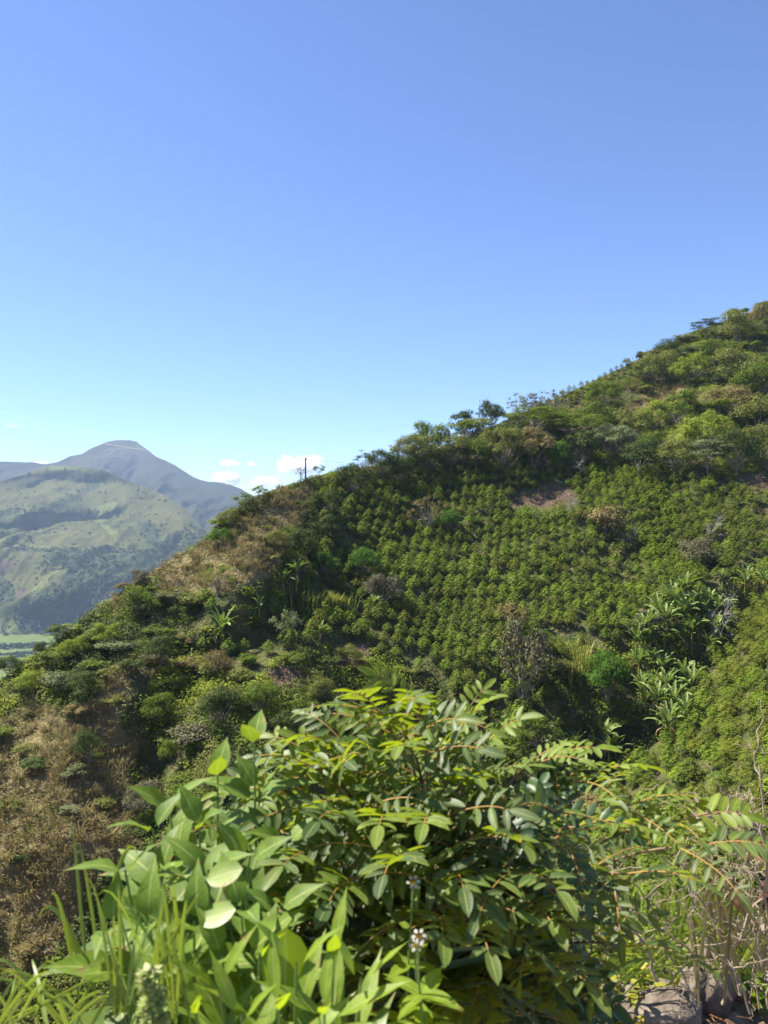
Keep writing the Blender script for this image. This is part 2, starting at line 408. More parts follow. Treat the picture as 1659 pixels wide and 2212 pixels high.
# ---------------------------------------------------------------- far mountains and valley
def far_mat(name, grass, scrub, soilc, fieldc, s1=0.012, s2=0.05):
    m, n, l = new_mat(name)
    tc = n.new('ShaderNodeTexCoord')
    def noise(s, d=6, r=0.6):
        x = n.new('ShaderNodeTexNoise'); x.inputs['Scale'].default_value = s; x.inputs['Detail'].default_value = d; x.inputs['Roughness'].default_value = r
        l.new(tc.outputs['Object'], x.inputs['Vector']); return x
    n1, n2, n3 = noise(s1, 8), noise(s2, 8, 0.7), noise(0.0035, 3)
    g = ramp(n, [(0.35, grass[0]), (0.65, grass[1])]); l.new(n1.outputs[0], g.inputs[0])
    sc = ramp(n, [(0.35, scrub[0]), (0.65, scrub[1])]); l.new(n2.outputs[0], sc.inputs[0])
    def at(nm):
        a = n.new('ShaderNodeAttribute'); a.attribute_name = nm; return a.outputs['Fac']
    # scrub breaks up into patches: noise + mapped cover
    ad = n.new('ShaderNodeMath'); ad.operation = 'MULTIPLY_ADD'; l.new(at('scrub'), ad.inputs[0]); ad.inputs[1].default_value = 0.24; l.new(n2.outputs[0], ad.inputs[2])
    ad2 = n.new('ShaderNodeMath'); ad2.operation = 'MULTIPLY_ADD'; l.new(n3.outputs[0], ad2.inputs[0]); ad2.inputs[1].default_value = 0.25; l.new(ad.outputs[0], ad2.inputs[2])
    mr = n.new('ShaderNodeMapRange'); mr.inputs[1].default_value = 0.74; mr.inputs[2].default_value = 0.80; l.new(ad2.outputs[0], mr.inputs[0])
    def mix(f, a, b):
        x = n.new('ShaderNodeMix'); x.data_type = 'RGBA'; l.new(f, x.inputs[0]); l.new(a, x.inputs[6])
        if isinstance(b, tuple): x.inputs[7].default_value = (*b, 1)
        else: l.new(b, x.inputs[7])
        return x.outputs[2]
    c = mix(at('field'), g.outputs[0], fieldc)
    c = mix(at('soil'), c, soilc)
    c = mix(mr.outputs[0], c, sc.outputs[0])
    p = n.new('ShaderNodeBsdfPrincipled'); p.inputs['Roughness'].default_value = 0.95; p.inputs['Specular IOR Level'].default_value = 0.1
    l.new(c, p.inputs['Base Color'])
    b = n.new('ShaderNodeBump'); b.inputs['Strength'].default_value = 0.8; b.inputs['Distance'].default_value = 9.0
    l.new(n2.outputs[0], b.inputs['Height']); l.new(b.outputs[0], p.inputs['Normal'])
    o = n.new('ShaderNodeOutputMaterial'); l.new(p.outputs[0], o.inputs[0])
    return m

def c1(*pts): return [((x / 2) * DS, (829.5 + y / 2) * DS) for x, y in pts]
SCRUB1 = [c1((180, 750), (330, 715), (480, 740), (640, 715), (720, 760), (560, 900), (450, 930), (280, 1060), (200, 1150), (110, 1110), (60, 1000), (100, 950), (250, 880), (300, 800), (200, 790)),
          c1((200, 530), (440, 395), (475, 378), (465, 412), (260, 530)), c1((590, 600), (640, 585), (720, 700), (660, 700), (605, 650)),
          c1((-60, 560), (100, 528), (90, 562), (-60, 620)), c1((340, 540), (560, 566), (570, 582), (400, 562)), c1((0, 705), (500, 712), (700, 716), (700, 732), (300, 730), (0, 722)),
          c1((-50, 830), (60, 870), (80, 960), (-50, 980)), c1((690, 700), (760, 640), (900, 640), (900, 800), (700, 760))]
FIELD1 = [c1((225, 738), (305, 738), (295, 782), (235, 778)), c1((100, 930), (290, 790), (305, 815), (190, 900)), c1((420, 500), (510, 490), (500, 545), (430, 530)),
          c1((405, 600), (450, 605), (560, 722), (530, 722)), c1((-60, 1010), (90, 1050), (115, 1130), (-60, 1150)), c1((160, 560), (380, 540), (400, 600), (200, 610)), c1((200, 345), (460, 378), (440, 395), (220, 370))]
SOIL1 = [c1((-40, 755), (62, 765), (55, 800), (-40, 830)), c1((390, 553), (455, 560), (440, 585), (398, 578)), c1((55, 930), (120, 880), (135, 900), (75, 950))]
PATHS1 = [c1((300, 790), (180, 880), (100, 950), (104, 954), (184, 885), (304, 796)), c1((430, 600), (560, 740), (566, 738), (436, 598)), c1((0, 690), (300, 702), (700, 712), (700, 716), (300, 707), (0, 695)), c1((120, 715), (240, 690), (242, 694), (122, 720))]
MR1 = np.array([(-400, 520), (-150, 498), (0, 481), (25, 474), (48, 466), (69, 466), (90, 468), (106, 471), (130, 482), (150, 489), (162, 494), (185, 509), (206, 531), (230, 548), (330, 610)], float)
MR2 = np.array([(-500, 440), (-200, 458), (0, 461.5), (35, 462.5), (46, 464.5), (58, 462), (70, 456), (82, 454), (90, 449), (100, 444.5), (108, 441.5), (116, 440), (130, 440.3), (137, 442), (145, 448), (155, 456), (164, 460), (174, 464.5),
                (190, 475), (200, 480), (212, 482), (224, 483), (232, 485), (243, 490), (252, 495), (275, 512), (330, 545), (420, 600)], float)

def mountain(name, MR, y0, k, u0, u1, vb, mat, amp, seed, cell, polys):
    u = np.arange(u0, u1, 0.9); t = np.linspace(1, 0, 300)[:, None]
    U = np.broadcast_to(u, (300, len(u))); vr = np.interp(U, MR[:, 0], MR[:, 1])
    vr = vr + 0.5 * fbm(U / 5, U * 0, seed + 9, 3)
    V = vr + (vb - vr) * t
    y = y0 * k / (k - (CY - V) / FP)
    X = (U - CX) / FP * y
    # erosion gullies that run downhill
    warp = fbm(X / (cell * 2), y / (cell * 2), seed, 3)
    gl = 1 - np.abs(fbm(X / cell + 1.2 * warp, y / (cell * 3.2), seed + 3, 4)) * 2
    fade = np.clip((V - vr) / 14, 0, 1)
    y = y * (1 + fade * amp * 0.35 * fbm(X / (cell * 3), y / (cell * 3), seed + 5, 3))
    P = P3(U, V, y); X = P[..., 0]
    rel = gl * 0.75 + 0.22 * (1 - 2 * np.abs(fbm(X / (cell * 0.33) + warp, y / (cell * 1.0), seed + 12, 4))) + 0.10 * fbm(X / (cell / 6), y / (cell / 6), seed + 7, 4)
    P[..., 2] += np.clip((V - vr) / 40, 0, 1) ** 1.2 * cell * amp * (rel - rel.mean())
    s = (np.arange(1, 15)[:, None] ** 1.5) * 20
    last = P[-1][None]
    B = np.stack([last[..., 0] * (1 + 0 * s), last[..., 1] + s, last[..., 2] - 0.5 * s], -1)
    z = np.zeros((14, len(u)))
    at = {}
    for nm, pl in polys.items():
        a = np.zeros(U.shape)
        wu = U + 2.0 * fbm(U / 6, V / 6, 41, 3); wv = V + 2.0 * fbm(U / 6, V / 6, 42, 3)
        if nm == 'field': wu, wv = U, V
        for p in pl: a = np.maximum(a, in_poly(wu, wv, p))
        at[nm] = np.concatenate([a, z])[:, ::-1]
    sheet(name, np.concatenate([P, B])[:, ::-1], mat, at, kind='structure')
    return P, at.get('scrub', None)

M_M1 = far_mat('far_hill_pasture', [(0.052, 0.057, 0.020), (0.085, 0.087, 0.028)], [(0.026, 0.036, 0.018), (0.045, 0.056, 0.024)], (0.08, 0.055, 0.045), (0.10, 0.115, 0.035), 0.010, 0.035)
M_M2 = far_mat('far_peak_scrub', [(0.032, 0.034, 0.022), (0.050, 0.050, 0.030)], [(0.020, 0.024, 0.018), (0.034, 0.037, 0.026)], (0.2, 0.16, 0.12), (0.20, 0.22, 0.09), 0.008, 0.022)
PM1, _ = mountain('mountain_pasture_slope', MR1, 2350, 0.35, -420, 335, 668, M_M1, 0.30, 51, 150, {'scrub': SCRUB1, 'field': FIELD1 + PATHS1, 'soil': SOIL1})
PM2, _ = mountain('mountain_peak', MR2, 3350, 0.35, -500, 425, 640, M_M2, 0.42, 71, 240,
                  {'scrub': [c1((300, 400), (520, 310), (700, 330), (1100, 480), (1000, 640), (700, 480), (500, 380)), c1((-400, 300), (200, 345), (0, 420), (-400, 450))],
                   'field': [c1((510, 312), (545, 316), (550, 328), (530, 328)), c1((940, 425), (1010, 432), (1000, 440), (930, 432))], 'soil': []})

# valley floor
g = Geo(); S = 5900.0
xs = np.linspace(-S, S, 61); ys = np.linspace(-1500, S, 41); XX, YY = np.meshgrid(xs, ys)
M_VAL = far_mat('valley_pasture', [(0.08, 0.11, 0.028), (0.12, 0.15, 0.036)], [(0.05, 0.09, 0.03), (0.08, 0.12, 0.03)], (0.2, 0.15, 0.1), (0.3, 0.36, 0.1), 0.004, 0.02)
sheet('valley_floor', np.stack([XX, YY, np.full(XX.shape, -262.0)], -1), M_VAL, kind='structure')

# distant bushes and woods that no one could count
def blob_cloud(name, C, Rr, mat, g, leaves=9, label=None, flat=0.8):
    n = len(C); geo = Geo()
    D = rvec(n * leaves, g); D[:, 2] = np.abs(D[:, 2]) * 0.9 + 0.05; D = norm(D)
    Cr = np.repeat(C, leaves, 0); RR = np.repeat(Rr, leaves)
    Pp = Cr + D * RR[:, None] * np.array([1, 1, flat]) * g.uniform(0.6, 1, (n * leaves, 1))
    N = norm(D + 0.5 * rvec(n * leaves, g))
    quads(geo, Pp, N, RR * 1.1, RR * 0.95, g)
    return geo.obj(name, mat, label=label, cat=None, kind='stuff')

M_FARW = leaf_mat('far_woodland', [(0.028, 0.042, 0.018), (0.045, 0.062, 0.022), (0.07, 0.085, 0.03)], (0.09, 0.14, 0.03), 0.15)
gg = np.random.default_rng(5)
rows, cols = PM1.shape[:2]
cand = 60000
ri = gg.integers(2, rows - 2, cand); ci = gg.integers(100, cols - 2, cand)
Pc = PM1[ri, ci]; uu_ = CX + FP * Pc[:, 0] / Pc[:, 1]; vv_ = CY - FP * Pc[:, 2] / Pc[:, 1]
ins = np.zeros(cand, bool)
for p in SCRUB1: ins |= in_poly(uu_ + 2 * fbm(uu_ / 6, vv_ / 6, 41, 3), vv_ + 2 * fbm(uu_ / 6, vv_ / 6, 42, 3), p)
nz = fbm(Pc[:, 0] / 90, Pc[:, 1] / 90, 44, 3)
keep = (ins & (gg.random(cand) < 0.36) & (nz > -0.12)) | (~ins & (nz > 0.36) & (gg.random(cand) < 0.22)) | (gg.random(cand) < 0.02)
o = blob_cloud('distant_scrub', Pc[keep] + np.array([0, 0, 1.0]), gg.uniform(2.0, 6.0, keep.sum()) * gg.uniform(0.6, 1.1, keep.sum()), M_FARW, gg, 8,
               'dark bushes and woods scattered over the far pasture slope')
# tree lines on the valley floor
vx, vy = [], []
for a, b in (((-760, 1480), (-600, 1500)), ((-730, 1370), (-560, 1440)), ((-700, 1300), (-560, 1330))):
    t = gg.random(70); vx += list(a[0] + (b[0] - a[0]) * t + gg.normal(0, 4, 70)); vy += list(a[1] + (b[1] - a[1]) * t + gg.normal(0, 5, 70))
blob_cloud('valley_treeline', np.stack([vx, vy, np.full(len(vx), -258.0)], 1), gg.uniform(4, 7, len(vx)), M_FARW, gg, 14, 'thin dark line of trees on the green valley floor')

# ---------------------------------------------------------------- small clouds low over the ridge
def cloud(name, u, v, w, h, seed, label, dist=13000.0, dens=0.010):
    m, n, l = new_mat('cloud_vapour_%d' % seed)
    c = np.array([(u - CX) / FP * dist, dist, (CY - v) / FP * dist]); W, H = w / FP * dist, h / FP * dist
    tc = n.new('ShaderNodeTexCoord'); gr = n.new('ShaderNodeTexGradient'); gr.gradient_type = 'SPHERICAL'; l.new(tc.outputs['Object'], gr.inputs['Vector'])
    mp = n.new('ShaderNodeMapping'); mp.inputs['Location'].default_value = (seed * 3.7, seed * 1.3, 0); mp.inputs['Scale'].default_value = (W / H * 0.8, 1.0, 0.9)
    l.new(tc.outputs['Object'], mp.inputs['Vector'])
    no = n.new('ShaderNodeTexNoise'); no.inputs['Scale'].default_value = 1.3; no.inputs['Detail'].default_value = 5; no.inputs['Roughness'].default_value = 0.62; l.new(mp.outputs[0], no.inputs['Vector'])
    a = n.new('ShaderNodeMath'); a.operation = 'MULTIPLY_ADD'; l.new(gr.outputs['Fac'], a.inputs[0]); a.inputs[1].default_value = 0.55; l.new(no.outputs[0], a.inputs[2])
    mr = n.new('ShaderNodeMapRange'); mr.inputs[1].default_value = 0.66; mr.inputs[2].default_value = 0.84; mr.inputs[4].default_value = dens; l.new(a.outputs[0], mr.inputs[0])
    pv = n.new('ShaderNodeVolumePrincipled'); pv.inputs['Color'].default_value = (1, 1, 1, 1); pv.inputs['Anisotropy'].default_value = 0.0
    l.new(mr.outputs[0], pv.inputs['Density'])
    o = n.new('ShaderNodeOutputMaterial'); l.new(pv.outputs[0], o.inputs['Volume'])
    g = Geo(); nu, nv = 24, 12
    th = np.linspace(0, 2 * math.pi, nu + 1)[None, :]; ph = np.linspace(0.02, math.pi - 0.02, nv)[:, None]
    Pt = np.stack([np.cos(th) * np.sin(ph), np.sin(th) * np.sin(ph), np.cos(ph) + 0 * th], -1)
    i = np.arange(nv - 1)[:, None] * (nu + 1); j = np.arange(nu)[None]
    g.add(Pt.reshape(-1, 3), np.stack([i + j + nu + 1, i + j + nu + 2, i + j + 1, i + j], -1).reshape(-1, 4))
    ob = g.obj(name, m, label=label, cat='cloud', group='small clouds low over the ridge', kind='stuff', loc=tuple(c))
    ob.scale = (W, min(W, 3 * H), H)
    return ob

cloud('cloud', 300, 464, 33, 14, 1, 'largest white cloud, behind the wooden pole', dens=0.012)
cloud('cloud', 229, 463, 14, 5, 2, 'small oval cloud over the right shoulder of the peak')
cloud('cloud', 228, 478, 24, 9, 3, 'flat cloud resting on the right shoulder of the peak')
cloud('cloud', 251, 464, 7, 4, 4, 'tiny cloud puff between the peak and the pole')
cloud('cloud', 266, 481, 20, 8, 5, 'low ragged cloud just above the grassy ridge')
cloud('cloud', 40, 463, 12, 3.5, 6, 'sliver of cloud showing behind the ridge beside the peak')
cloud('cloud', 12, 426, 14, 4, 8, 'faint wisp of cloud high to the side of the peak', dens=0.0015)

# ---------------------------------------------------------------- plant library
def coffee_bush(seed, H=1.85, Rm=0.92):
    g = np.random.default_rng(seed); geo = Geo()
    P, N, T, A = [], [], [], []
    for i, h in enumerate(np.concatenate([[0.4, 0.75], np.linspace(0.52 * H, H, 8)])):
        q = (h - 0.2) / (H - 0.2)
        r = Rm * (0.52 + 0.48 * min(1, max(0, q * 2.2 - 0.35))) * (1 - max(0, q) ** 3.2) ** 0.5 * g.uniform(0.85, 1.1) + 0.16
        nb = 8 if q < 0.8 else 6
        for k in range(nb):
            a = 2 * math.pi * (k + g.random()) / nb
            d = np.array([math.cos(a), math.sin(a), 0])
            for s in np.linspace(0.3, 1.0, 6):
                rr = r * s * g.uniform(0.9, 1.1)
                z = h + 0.18 * s - 0.42 * s * s * (r / Rm) + g.normal(0, 0.03)
                for sg in (-1, 1):
                    side = np.array([-d[1], d[0], 0]) * sg
                    P.append(d * rr + side * 0.07 + [0, 0, z]); T.append(side * 0.75 + d * 0.65 + [0, 0, -0.35 * s])
                    N.append([d[0] * .35 * s, d[1] * .35 * s, 1.0]); A.append(g.random() * (0.35 if q < 0.45 else 0.7) + 0.3 * (s > 0.7) * (q > 0.6))  # young cap leaves lighter; lower leaves coloured darker to paint shade under the cap
    P, N, T = np.array(P), norm(np.array(N) + 0.3 * rvec(len(P), g)), norm(np.array(T))
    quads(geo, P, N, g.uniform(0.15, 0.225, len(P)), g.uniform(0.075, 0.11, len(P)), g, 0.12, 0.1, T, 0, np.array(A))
    tube(geo, [(0, 0, -0.3), (0.02, 0, H * 0.5), (0, 0.01, H * 0.95)], [0.035, 0.025, 0.008], 4, 1)
    return geo

def crown_geo(seed, R_, Hc, nblob, nleaf, ls, flat=0.75, hollow=0.75, up=0.35, rag=0.25, spread=0.62, blobr=(0.28, 0.46), aspect=0.6):
    """crown centred on z=0..Hc with blob centres; returns Geo and blob centres for the limbs"""
    g = np.random.default_rng(seed); geo = Geo()
    D = rvec(nblob, g); D[:, 2] = np.abs(D[:, 2]) * 1.1 - 0.25; D = norm(D)
    rad = g.uniform(0.55, 1.0, (nblob, 1)) * spread
    C = D * rad * np.array([R_, R_, Hc * 0.62]) + np.array([0, 0, Hc * 0.45])
    br = g.uniform(*blobr, nblob) * R_
    w = br ** 2; w = w / w.sum()
    bi = g.choice(nblob, nleaf, p=w)
    d = rvec(nleaf, g); d[:, 2] = np.where(d[:, 2] < -0.25, -d[:, 2] * 0.7, d[:, 2]); d = norm(d)
    rr = 1 - (1 - hollow) * g.random((nleaf, 1)) ** 0.6 + rag * g.normal(0, 0.35, (nleaf, 1))
    P = C[bi] + d * br[bi, None] * rr * np.array([1, 1, flat])
    # small twig clumping
    key = np.floor(P / (R_ * 0.11)); cl = hash2(key[:, 0] * 7 + key[:, 2] * 131, key[:, 1] * 13, seed)
    keep = cl > 0.22
    P, d = P[keep], d[keep]; cl = cl[keep]
    N = norm(d + up * np.array([0, 0, 1.0]) + 0.55 * rvec(len(P), g))
    quads(geo, P, N, g.uniform(0.7, 1.25, len(P)) * ls, g.uniform(0.7, 1.2, len(P)) * ls * aspect, g, 0.1, 0.1,
          attr=np.clip(0.6 * g.random(len(P)) + 0.4 * cl, 0, 1))
    return geo, C, br

def limb_geo(seed, H, base, C, R_, tr=0.16, lean=0.0):
    """trunk from the ground to the crown base plus a limb to each clump"""
    g = np.random.default_rng(seed + 99); geo = Geo()
    top = np.array([lean, 0, base + (H - base) * 0.45])
    pts = bez((0, 0, -0.6), (0.1 * g.normal(), 0.1 * g.normal(), base * 0.5), (lean * 0.6, 0.15 * g.normal(), base), top, 8)
    tube(geo, pts, np.linspace(tr, tr * 0.4, 8), 7)
    for c in C:
        c = c + np.array([0, 0, base]); s = pts[g.integers(3, 7)]
        mid = (s + c) / 2 + np.array([0, 0, -0.12 * R_])
        tube(geo, bez(s, s + (mid - s) * 0.6 + [0, 0, 0.1], mid, c, 6), np.linspace(tr * 0.42, tr * 0.08, 6), 4)
    return geo

def bare_geo(seed, H, R_, depth=5, tr=0.13, base=0.25):
    g = np.random.default_rng(seed); geo = Geo()
    def grow(p, d, L, r, k):
        n = 5; pts = [p]
        dd = d.copy()
        for i in range(n - 1):
            dd = norm(dd + 0.22 * g.normal(size=3) + np.array([0, 0, 0.04])); pts.append(pts[-1] + dd * L / (n - 1))
        tube(geo, pts, np.linspace(r, r * 0.6, n), 4 if k > 1 else 6)
        if k >= depth: return
        for _ in range(3 if k < 3 else 2 + int(g.random() < 0.6)):
            q = pts[g.integers(2, n)]
            nd = norm(dd + g.uniform(0.6, 1.15) * rvec(1, g)[0] * np.array([1.15, 1.15, 0.8]))
            grow(q, nd, L * g.uniform(0.6, 0.82), r * 0.55, k + 1)
    grow(np.array([0, 0, -0.4]), np.array([0, 0, 1.0]), H * base + 0.4, tr, 0)
    V = np.concatenate(geo.v); s = np.array([R_ / np.percentile(np.abs(V[:, :2]), 98)] * 2 + [H / V[:, 2].max()])
    geo.v = [v * s for v in geo.v]
    return geo

def banana_geo(seed, H=2.2, nl=9, L=2.5):
    g = np.random.default_rng(seed); lf, st, dd = Geo(), Geo(), Geo()
    tube(st, [(0, 0, -0.4), (0.03, 0, H * 0.5), (0, 0.02, H)], [0.16, 0.13, 0.07], 8)
    def blade(geo, a, el, L, W, droop, n=16):
        d = np.array([math.cos(a), math.sin(a), 0]); p = np.array([0, 0, H * g.uniform(0.85, 1.0)]); e = el; pts = [p]
        for i in range(n - 1):
            pts.append(pts[-1] + (d * math.cos(e) + np.array([0, 0, math.sin(e)])) * L / (n - 1)); e -= droop / (n - 1) * (0.5 + i / n)
        pts = np.array(pts); T = norm(np.gradient(pts, axis=0)); side = np.array([-d[1], d[0], 0]) * np.ones((n, 1)); up = np.cross(T, side)
        t = np.linspace(0, 1, n); w = W * np.clip(np.sin(math.pi * np.clip((t - 0.08) / 0.94, 0, 1)) ** 0.45, 0.03, 1) * (t > 0.08) + 0.03
        tear = g.uniform(0.45, 1.1, (n, 2))
        tw = g.normal(0, 0.25)
        Lf = pts + side * (w * tear[:, 0])[:, None] * 0.5 - up * -1 * (w * (0.12 + 0.1 * g.random(n)))[:, None] + up * tw * w[:, None] * .3
        Rt = pts - side * (w * tear[:, 1])[:, None] * 0.5 - up * -1 * (w * (0.12 + 0.1 * g.random(n)))[:, None] - up * tw * w[:, None] * .3
        V = np.concatenate([Lf, pts, Rt]); i = np.arange(n - 1)
        geo.add(V, np.concatenate([np.stack([i, i + n, i + n + 1, i + 1], 1), np.stack([i + n, i + 2 * n, i + 2 * n + 1, i + n + 1], 1)]), g.random())
    for k in range(nl):
        q = k / nl
        blade(lf, k * 2.4 + g.normal(0, 0.25), R(86 - 36 * q + g.normal(0, 6)), L * g.uniform(0.8, 1.1), g.uniform(0.38, 0.56), R(30 + 75 * q))
    for k in range(4):
        blade(dd, k * 1.7 + g.random(), R(10), L * g.uniform(0.6, 0.8), 0.25, R(175))
    return lf, st, dd

def grass_geo(seed, n=60, L=0.9, W=0.05, spread=0.35, lean=0.5):
    g = np.random.default_rng(seed); geo = Geo()
    for k in range(n):
        a = g.random() * 2 * math.pi; r = spread * math.sqrt(g.random()); d = np.array([math.cos(a), math.sin(a), 0])
        p = d * r; l = L * g.uniform(0.6, 1.15); ln = lean * g.uniform(0.3, 1.2)
        pts = bez(p, p + [0, 0, l * .4], p + d * ln * l * .4 + [0, 0, l * .85], p + d * ln * l + [0, 0, l * (0.95 - 0.3 * ln)], 5)
        sd = np.array([-d[1], d[0], 0]); w = W * np.array([0.7, 1, .9, .6, .05])[:, None] / 2
        V = np.concatenate([pts - sd * w, pts + sd * w]); i = np.arange(4)
        geo.add(V, np.stack([i, i + 5, i + 6, i + 1], 1), g.random())
    return geo

LIB = {}
def lib(key, fn):
    if key not in LIB: LIB[key] = fn()
    return LIB[key]

# crown recipes: radius 1 and height set in metres by H and the base of the crown
KINDS = {  # nblob, leaves, leaf size, flat, hollow, up, ragged, spread, blob radius
    'broad':   dict(nblob=34, nleaf=6500, ls=0.28, flat=0.8, hollow=0.6, up=0.5, rag=0.25, spread=0.85, blobr=(0.20, 0.34)),
    'dense':   dict(nblob=20, nleaf=5600, ls=0.27, flat=0.9, hollow=0.65, up=0.35, rag=0.35, spread=0.72, blobr=(0.26, 0.42)),
    'round':   dict(nblob=36, nleaf=9000, ls=0.27, flat=0.95, hollow=0.85, up=0.3, rag=0.12, spread=0.66, blobr=(0.26, 0.36)),
    'layered': dict(nblob=26, nleaf=5200, ls=0.26, flat=0.5, hollow=0.4, up=0.9, rag=0.25, spread=0.85, blobr=(0.26, 0.42)),
    'thin':    dict(nblob=30, nleaf=2100, ls=0.24, flat=0.8, hollow=0.2, up=0.3, rag=0.5, spread=0.9, blobr=(0.16, 0.30)),
    'bush':    dict(nblob=18, nleaf=2600, ls=0.23, flat=0.95, hollow=0.5, up=0.45, rag=0.45, spread=0.68, blobr=(0.26, 0.46)),
    'airy':    dict(nblob=18, nleaf=1300, ls=0.21, flat=0.9, hollow=0.2, up=0.4, rag=0.4, spread=0.78, blobr=(0.22, 0.40)),
}
def tree_meshes(kind, var):
    """crown of radius 4 m and height 5 m on a trunk; scaled at each tree"""
    def make():
        kw = KINDS[kind]; seed = hash(kind) % 1 + var * 17 + list(KINDS).index(kind) * 101
        R_, Hc, base = 4.0, 6.0, (0.7 if kind in ('dense', 'round') else 2.3)
        if kind in ('bush', 'airy'): R_, Hc, base = 2.0, 2.8, 0.25
        cg, C, br = crown_geo(seed, R_, Hc, **kw)
        cg.v = [v + np.array([0, 0, base]) for v in cg.v]
        lg = limb_geo(seed, base + Hc, base, C, R_, 0.17 if R_ > 3 else 0.07)
        Vz = np.concatenate(cg.v); top = Vz[:, 2].max(); wid = np.percentile(np.abs(Vz[:, :2]), 97)
        return cg.mesh(kind + '_crown', M_GREEN), lg.mesh(kind + '_trunk', M_BARK), top, wid
    return lib((kind, var), make)

def place(name, cat, kind, dx, dy, hpx, wpx, mat, label, group=None, crown='crown', trunk='trunk', var=None, sink=0.0, woodmat=None):
    """dx, dy: where its foot stands in the survey sheet; hpx, wpx: its height and width there"""
    u, v = dx * DS, dy * DS
    v = max(v, float(vridge(u)) + 0.5)
    y = float(hillY(u, v)); p = P3(u, v, y)
    m_px = y / FP * DS
    H, W = hpx * m_px, wpx * m_px
    i = int((dx * 7 + dy * 3)) % 3 if var is None else var
    root = empty(name, tuple(p - np.array([0, 0, sink])), label, cat, group)
    root.rotation_euler.z = (dx * 1.7 + dy * 0.9) % 6.28
    if kind == 'bare':
        me = lib(('bare', i), lambda: bare_geo(300 + i, 5.0, 3.0, 6, 0.12).mesh('bare_branches', M_GREYWOOD))
        root.scale = (W / 6.0, W / 6.0, H / 5.0)
        b = meshobj('branches', me, root, woodmat)
        return root
    cm, tm, top, wid = tree_meshes(kind, i)
    sxy = W / 2 / wid; sz = max(H / top, 0.98 * sxy) if kind != 'layered' else max(H / top, 0.62 * sxy)
    root.scale = (sxy, sxy, sz); root.location.z -= max(0, sz * top - H) * 0.8
    meshobj(crown, cm, root, mat); meshobj(trunk, tm, root, woodmat)
    return root

T_ = 'tree'
# skyline trees, from the pole towards the upper slope
place('ridge_tree', T_, 'thin', 650, 1043, 38, 22, M_DUSK, 'small dark spindly tree beside the wooden pole on the crest')
place('ridge_shrub', 'shrub', 'airy', 690, 1026, 26, 26, M_GREYG, 'wispy leggy shrub on the crest between the pole and the dark trees', crown='foliage', trunk='stems')
place('ridge_tree', T_, 'thin', 788, 1032, 60, 62, M_DARK, 'open-crowned dark tree at the lower end of the ridge tree line')
place('ridge_tree', T_, 'dense', 824, 1040, 75, 66, M_DARK, 'dark twin of the open-crowned tree, where the ridge tree line starts')
place('ridge_tree', T_, 'dense', 762, 1062, 62, 80, M_DARK, 'squat dark tree under the open-crowned tree at the top corner of the coffee field')
place('ridge_tree', T_, 'thin', 862, 1020, 72, 46, M_GREYG, 'slender blue-green tree leaning out of the lower ridge tree line')
place('ridge_tree', T_, 'broad', 905, 1022, 82, 80, M_OLIVE, 'olive tree with reddish tint above the top corner of the coffee field')
place('ridge_tree', T_, 'dense', 930, 970, 66, 86, M_GREEN, 'leafy green dome on the skyline, first big crown above the dip')
place('ridge_tree', T_, 'dense', 966, 952, 40, 14, M_DARK, 'thin dark spire beside the leafy green dome on the skyline')
place('ridge_tree', T_, 'broad', 1003, 955, 66, 70, M_DARK, 'umbrella-crowned dark tree with bare forked trunk on the skyline')
place('ridge_tree', T_, 'broad', 1062, 950, 88, 56, M_DARK, 'tallest skyline tree, sky showing between its trunks and flat dark crown')
place('ridge_tree', T_, 'thin', 1044, 950, 92, 30, M_DUSK, 'thin upright tree touching the tallest skyline tree')
place('ridge_tree', T_, 'thin', 1118, 930, 84, 56, M_GREYG, 'pale feathery tree breaking the skyline past the tallest tree')
place('ridge_tree', T_, 'thin', 1160, 925, 84, 66, M_DUSK, 'brownish twiggy tree on the skyline in the middle of three twiggy ones')
place('ridge_tree', T_, 'thin', 1200, 915, 78, 60, M_DUSK, 'greyish twiggy tree where the tree line meets the bare upper ridge')
place('slope_tree', T_, 'dense', 1305, 880, 62, 70, M_GREEN, 'bushy tree half way up the bare ridge with coffee rows above it')
place('skyline_tree', T_, 'round', 1385, 782, 24, 20, M_DARK, 'tiny round dark tree alone on the upper skyline')
place('skyline_tree', T_, 'airy', 1354, 795, 24, 18, M_GREYG, 'tiny pale tree on the upper skyline just below the tiny round one')
place('skyline_tree', T_, 'dense', 1442, 775, 44, 56, M_DARK, 'dark bushy tree on the upper skyline past the tiny round one')
place('slope_tree', T_, 'dense', 1415, 830, 66, 90, M_OLIVE, 'large olive bush tree hanging below the dark bushy skyline tree')
place('skyline_tree', T_, 'layered', 1526, 733, 44, 60, M_DARK, 'dark flat-topped tree high on the upper skyline')
place('skyline_tree', T_, 'dense', 1600, 740, 68, 100, M_OLIVE, 'broad olive tree near the top corner of the slope')
place('skyline_tree', T_, 'dense', 1650, 720, 60, 70, M_TAN, 'brown-tinged tree at the very top corner of the slope')
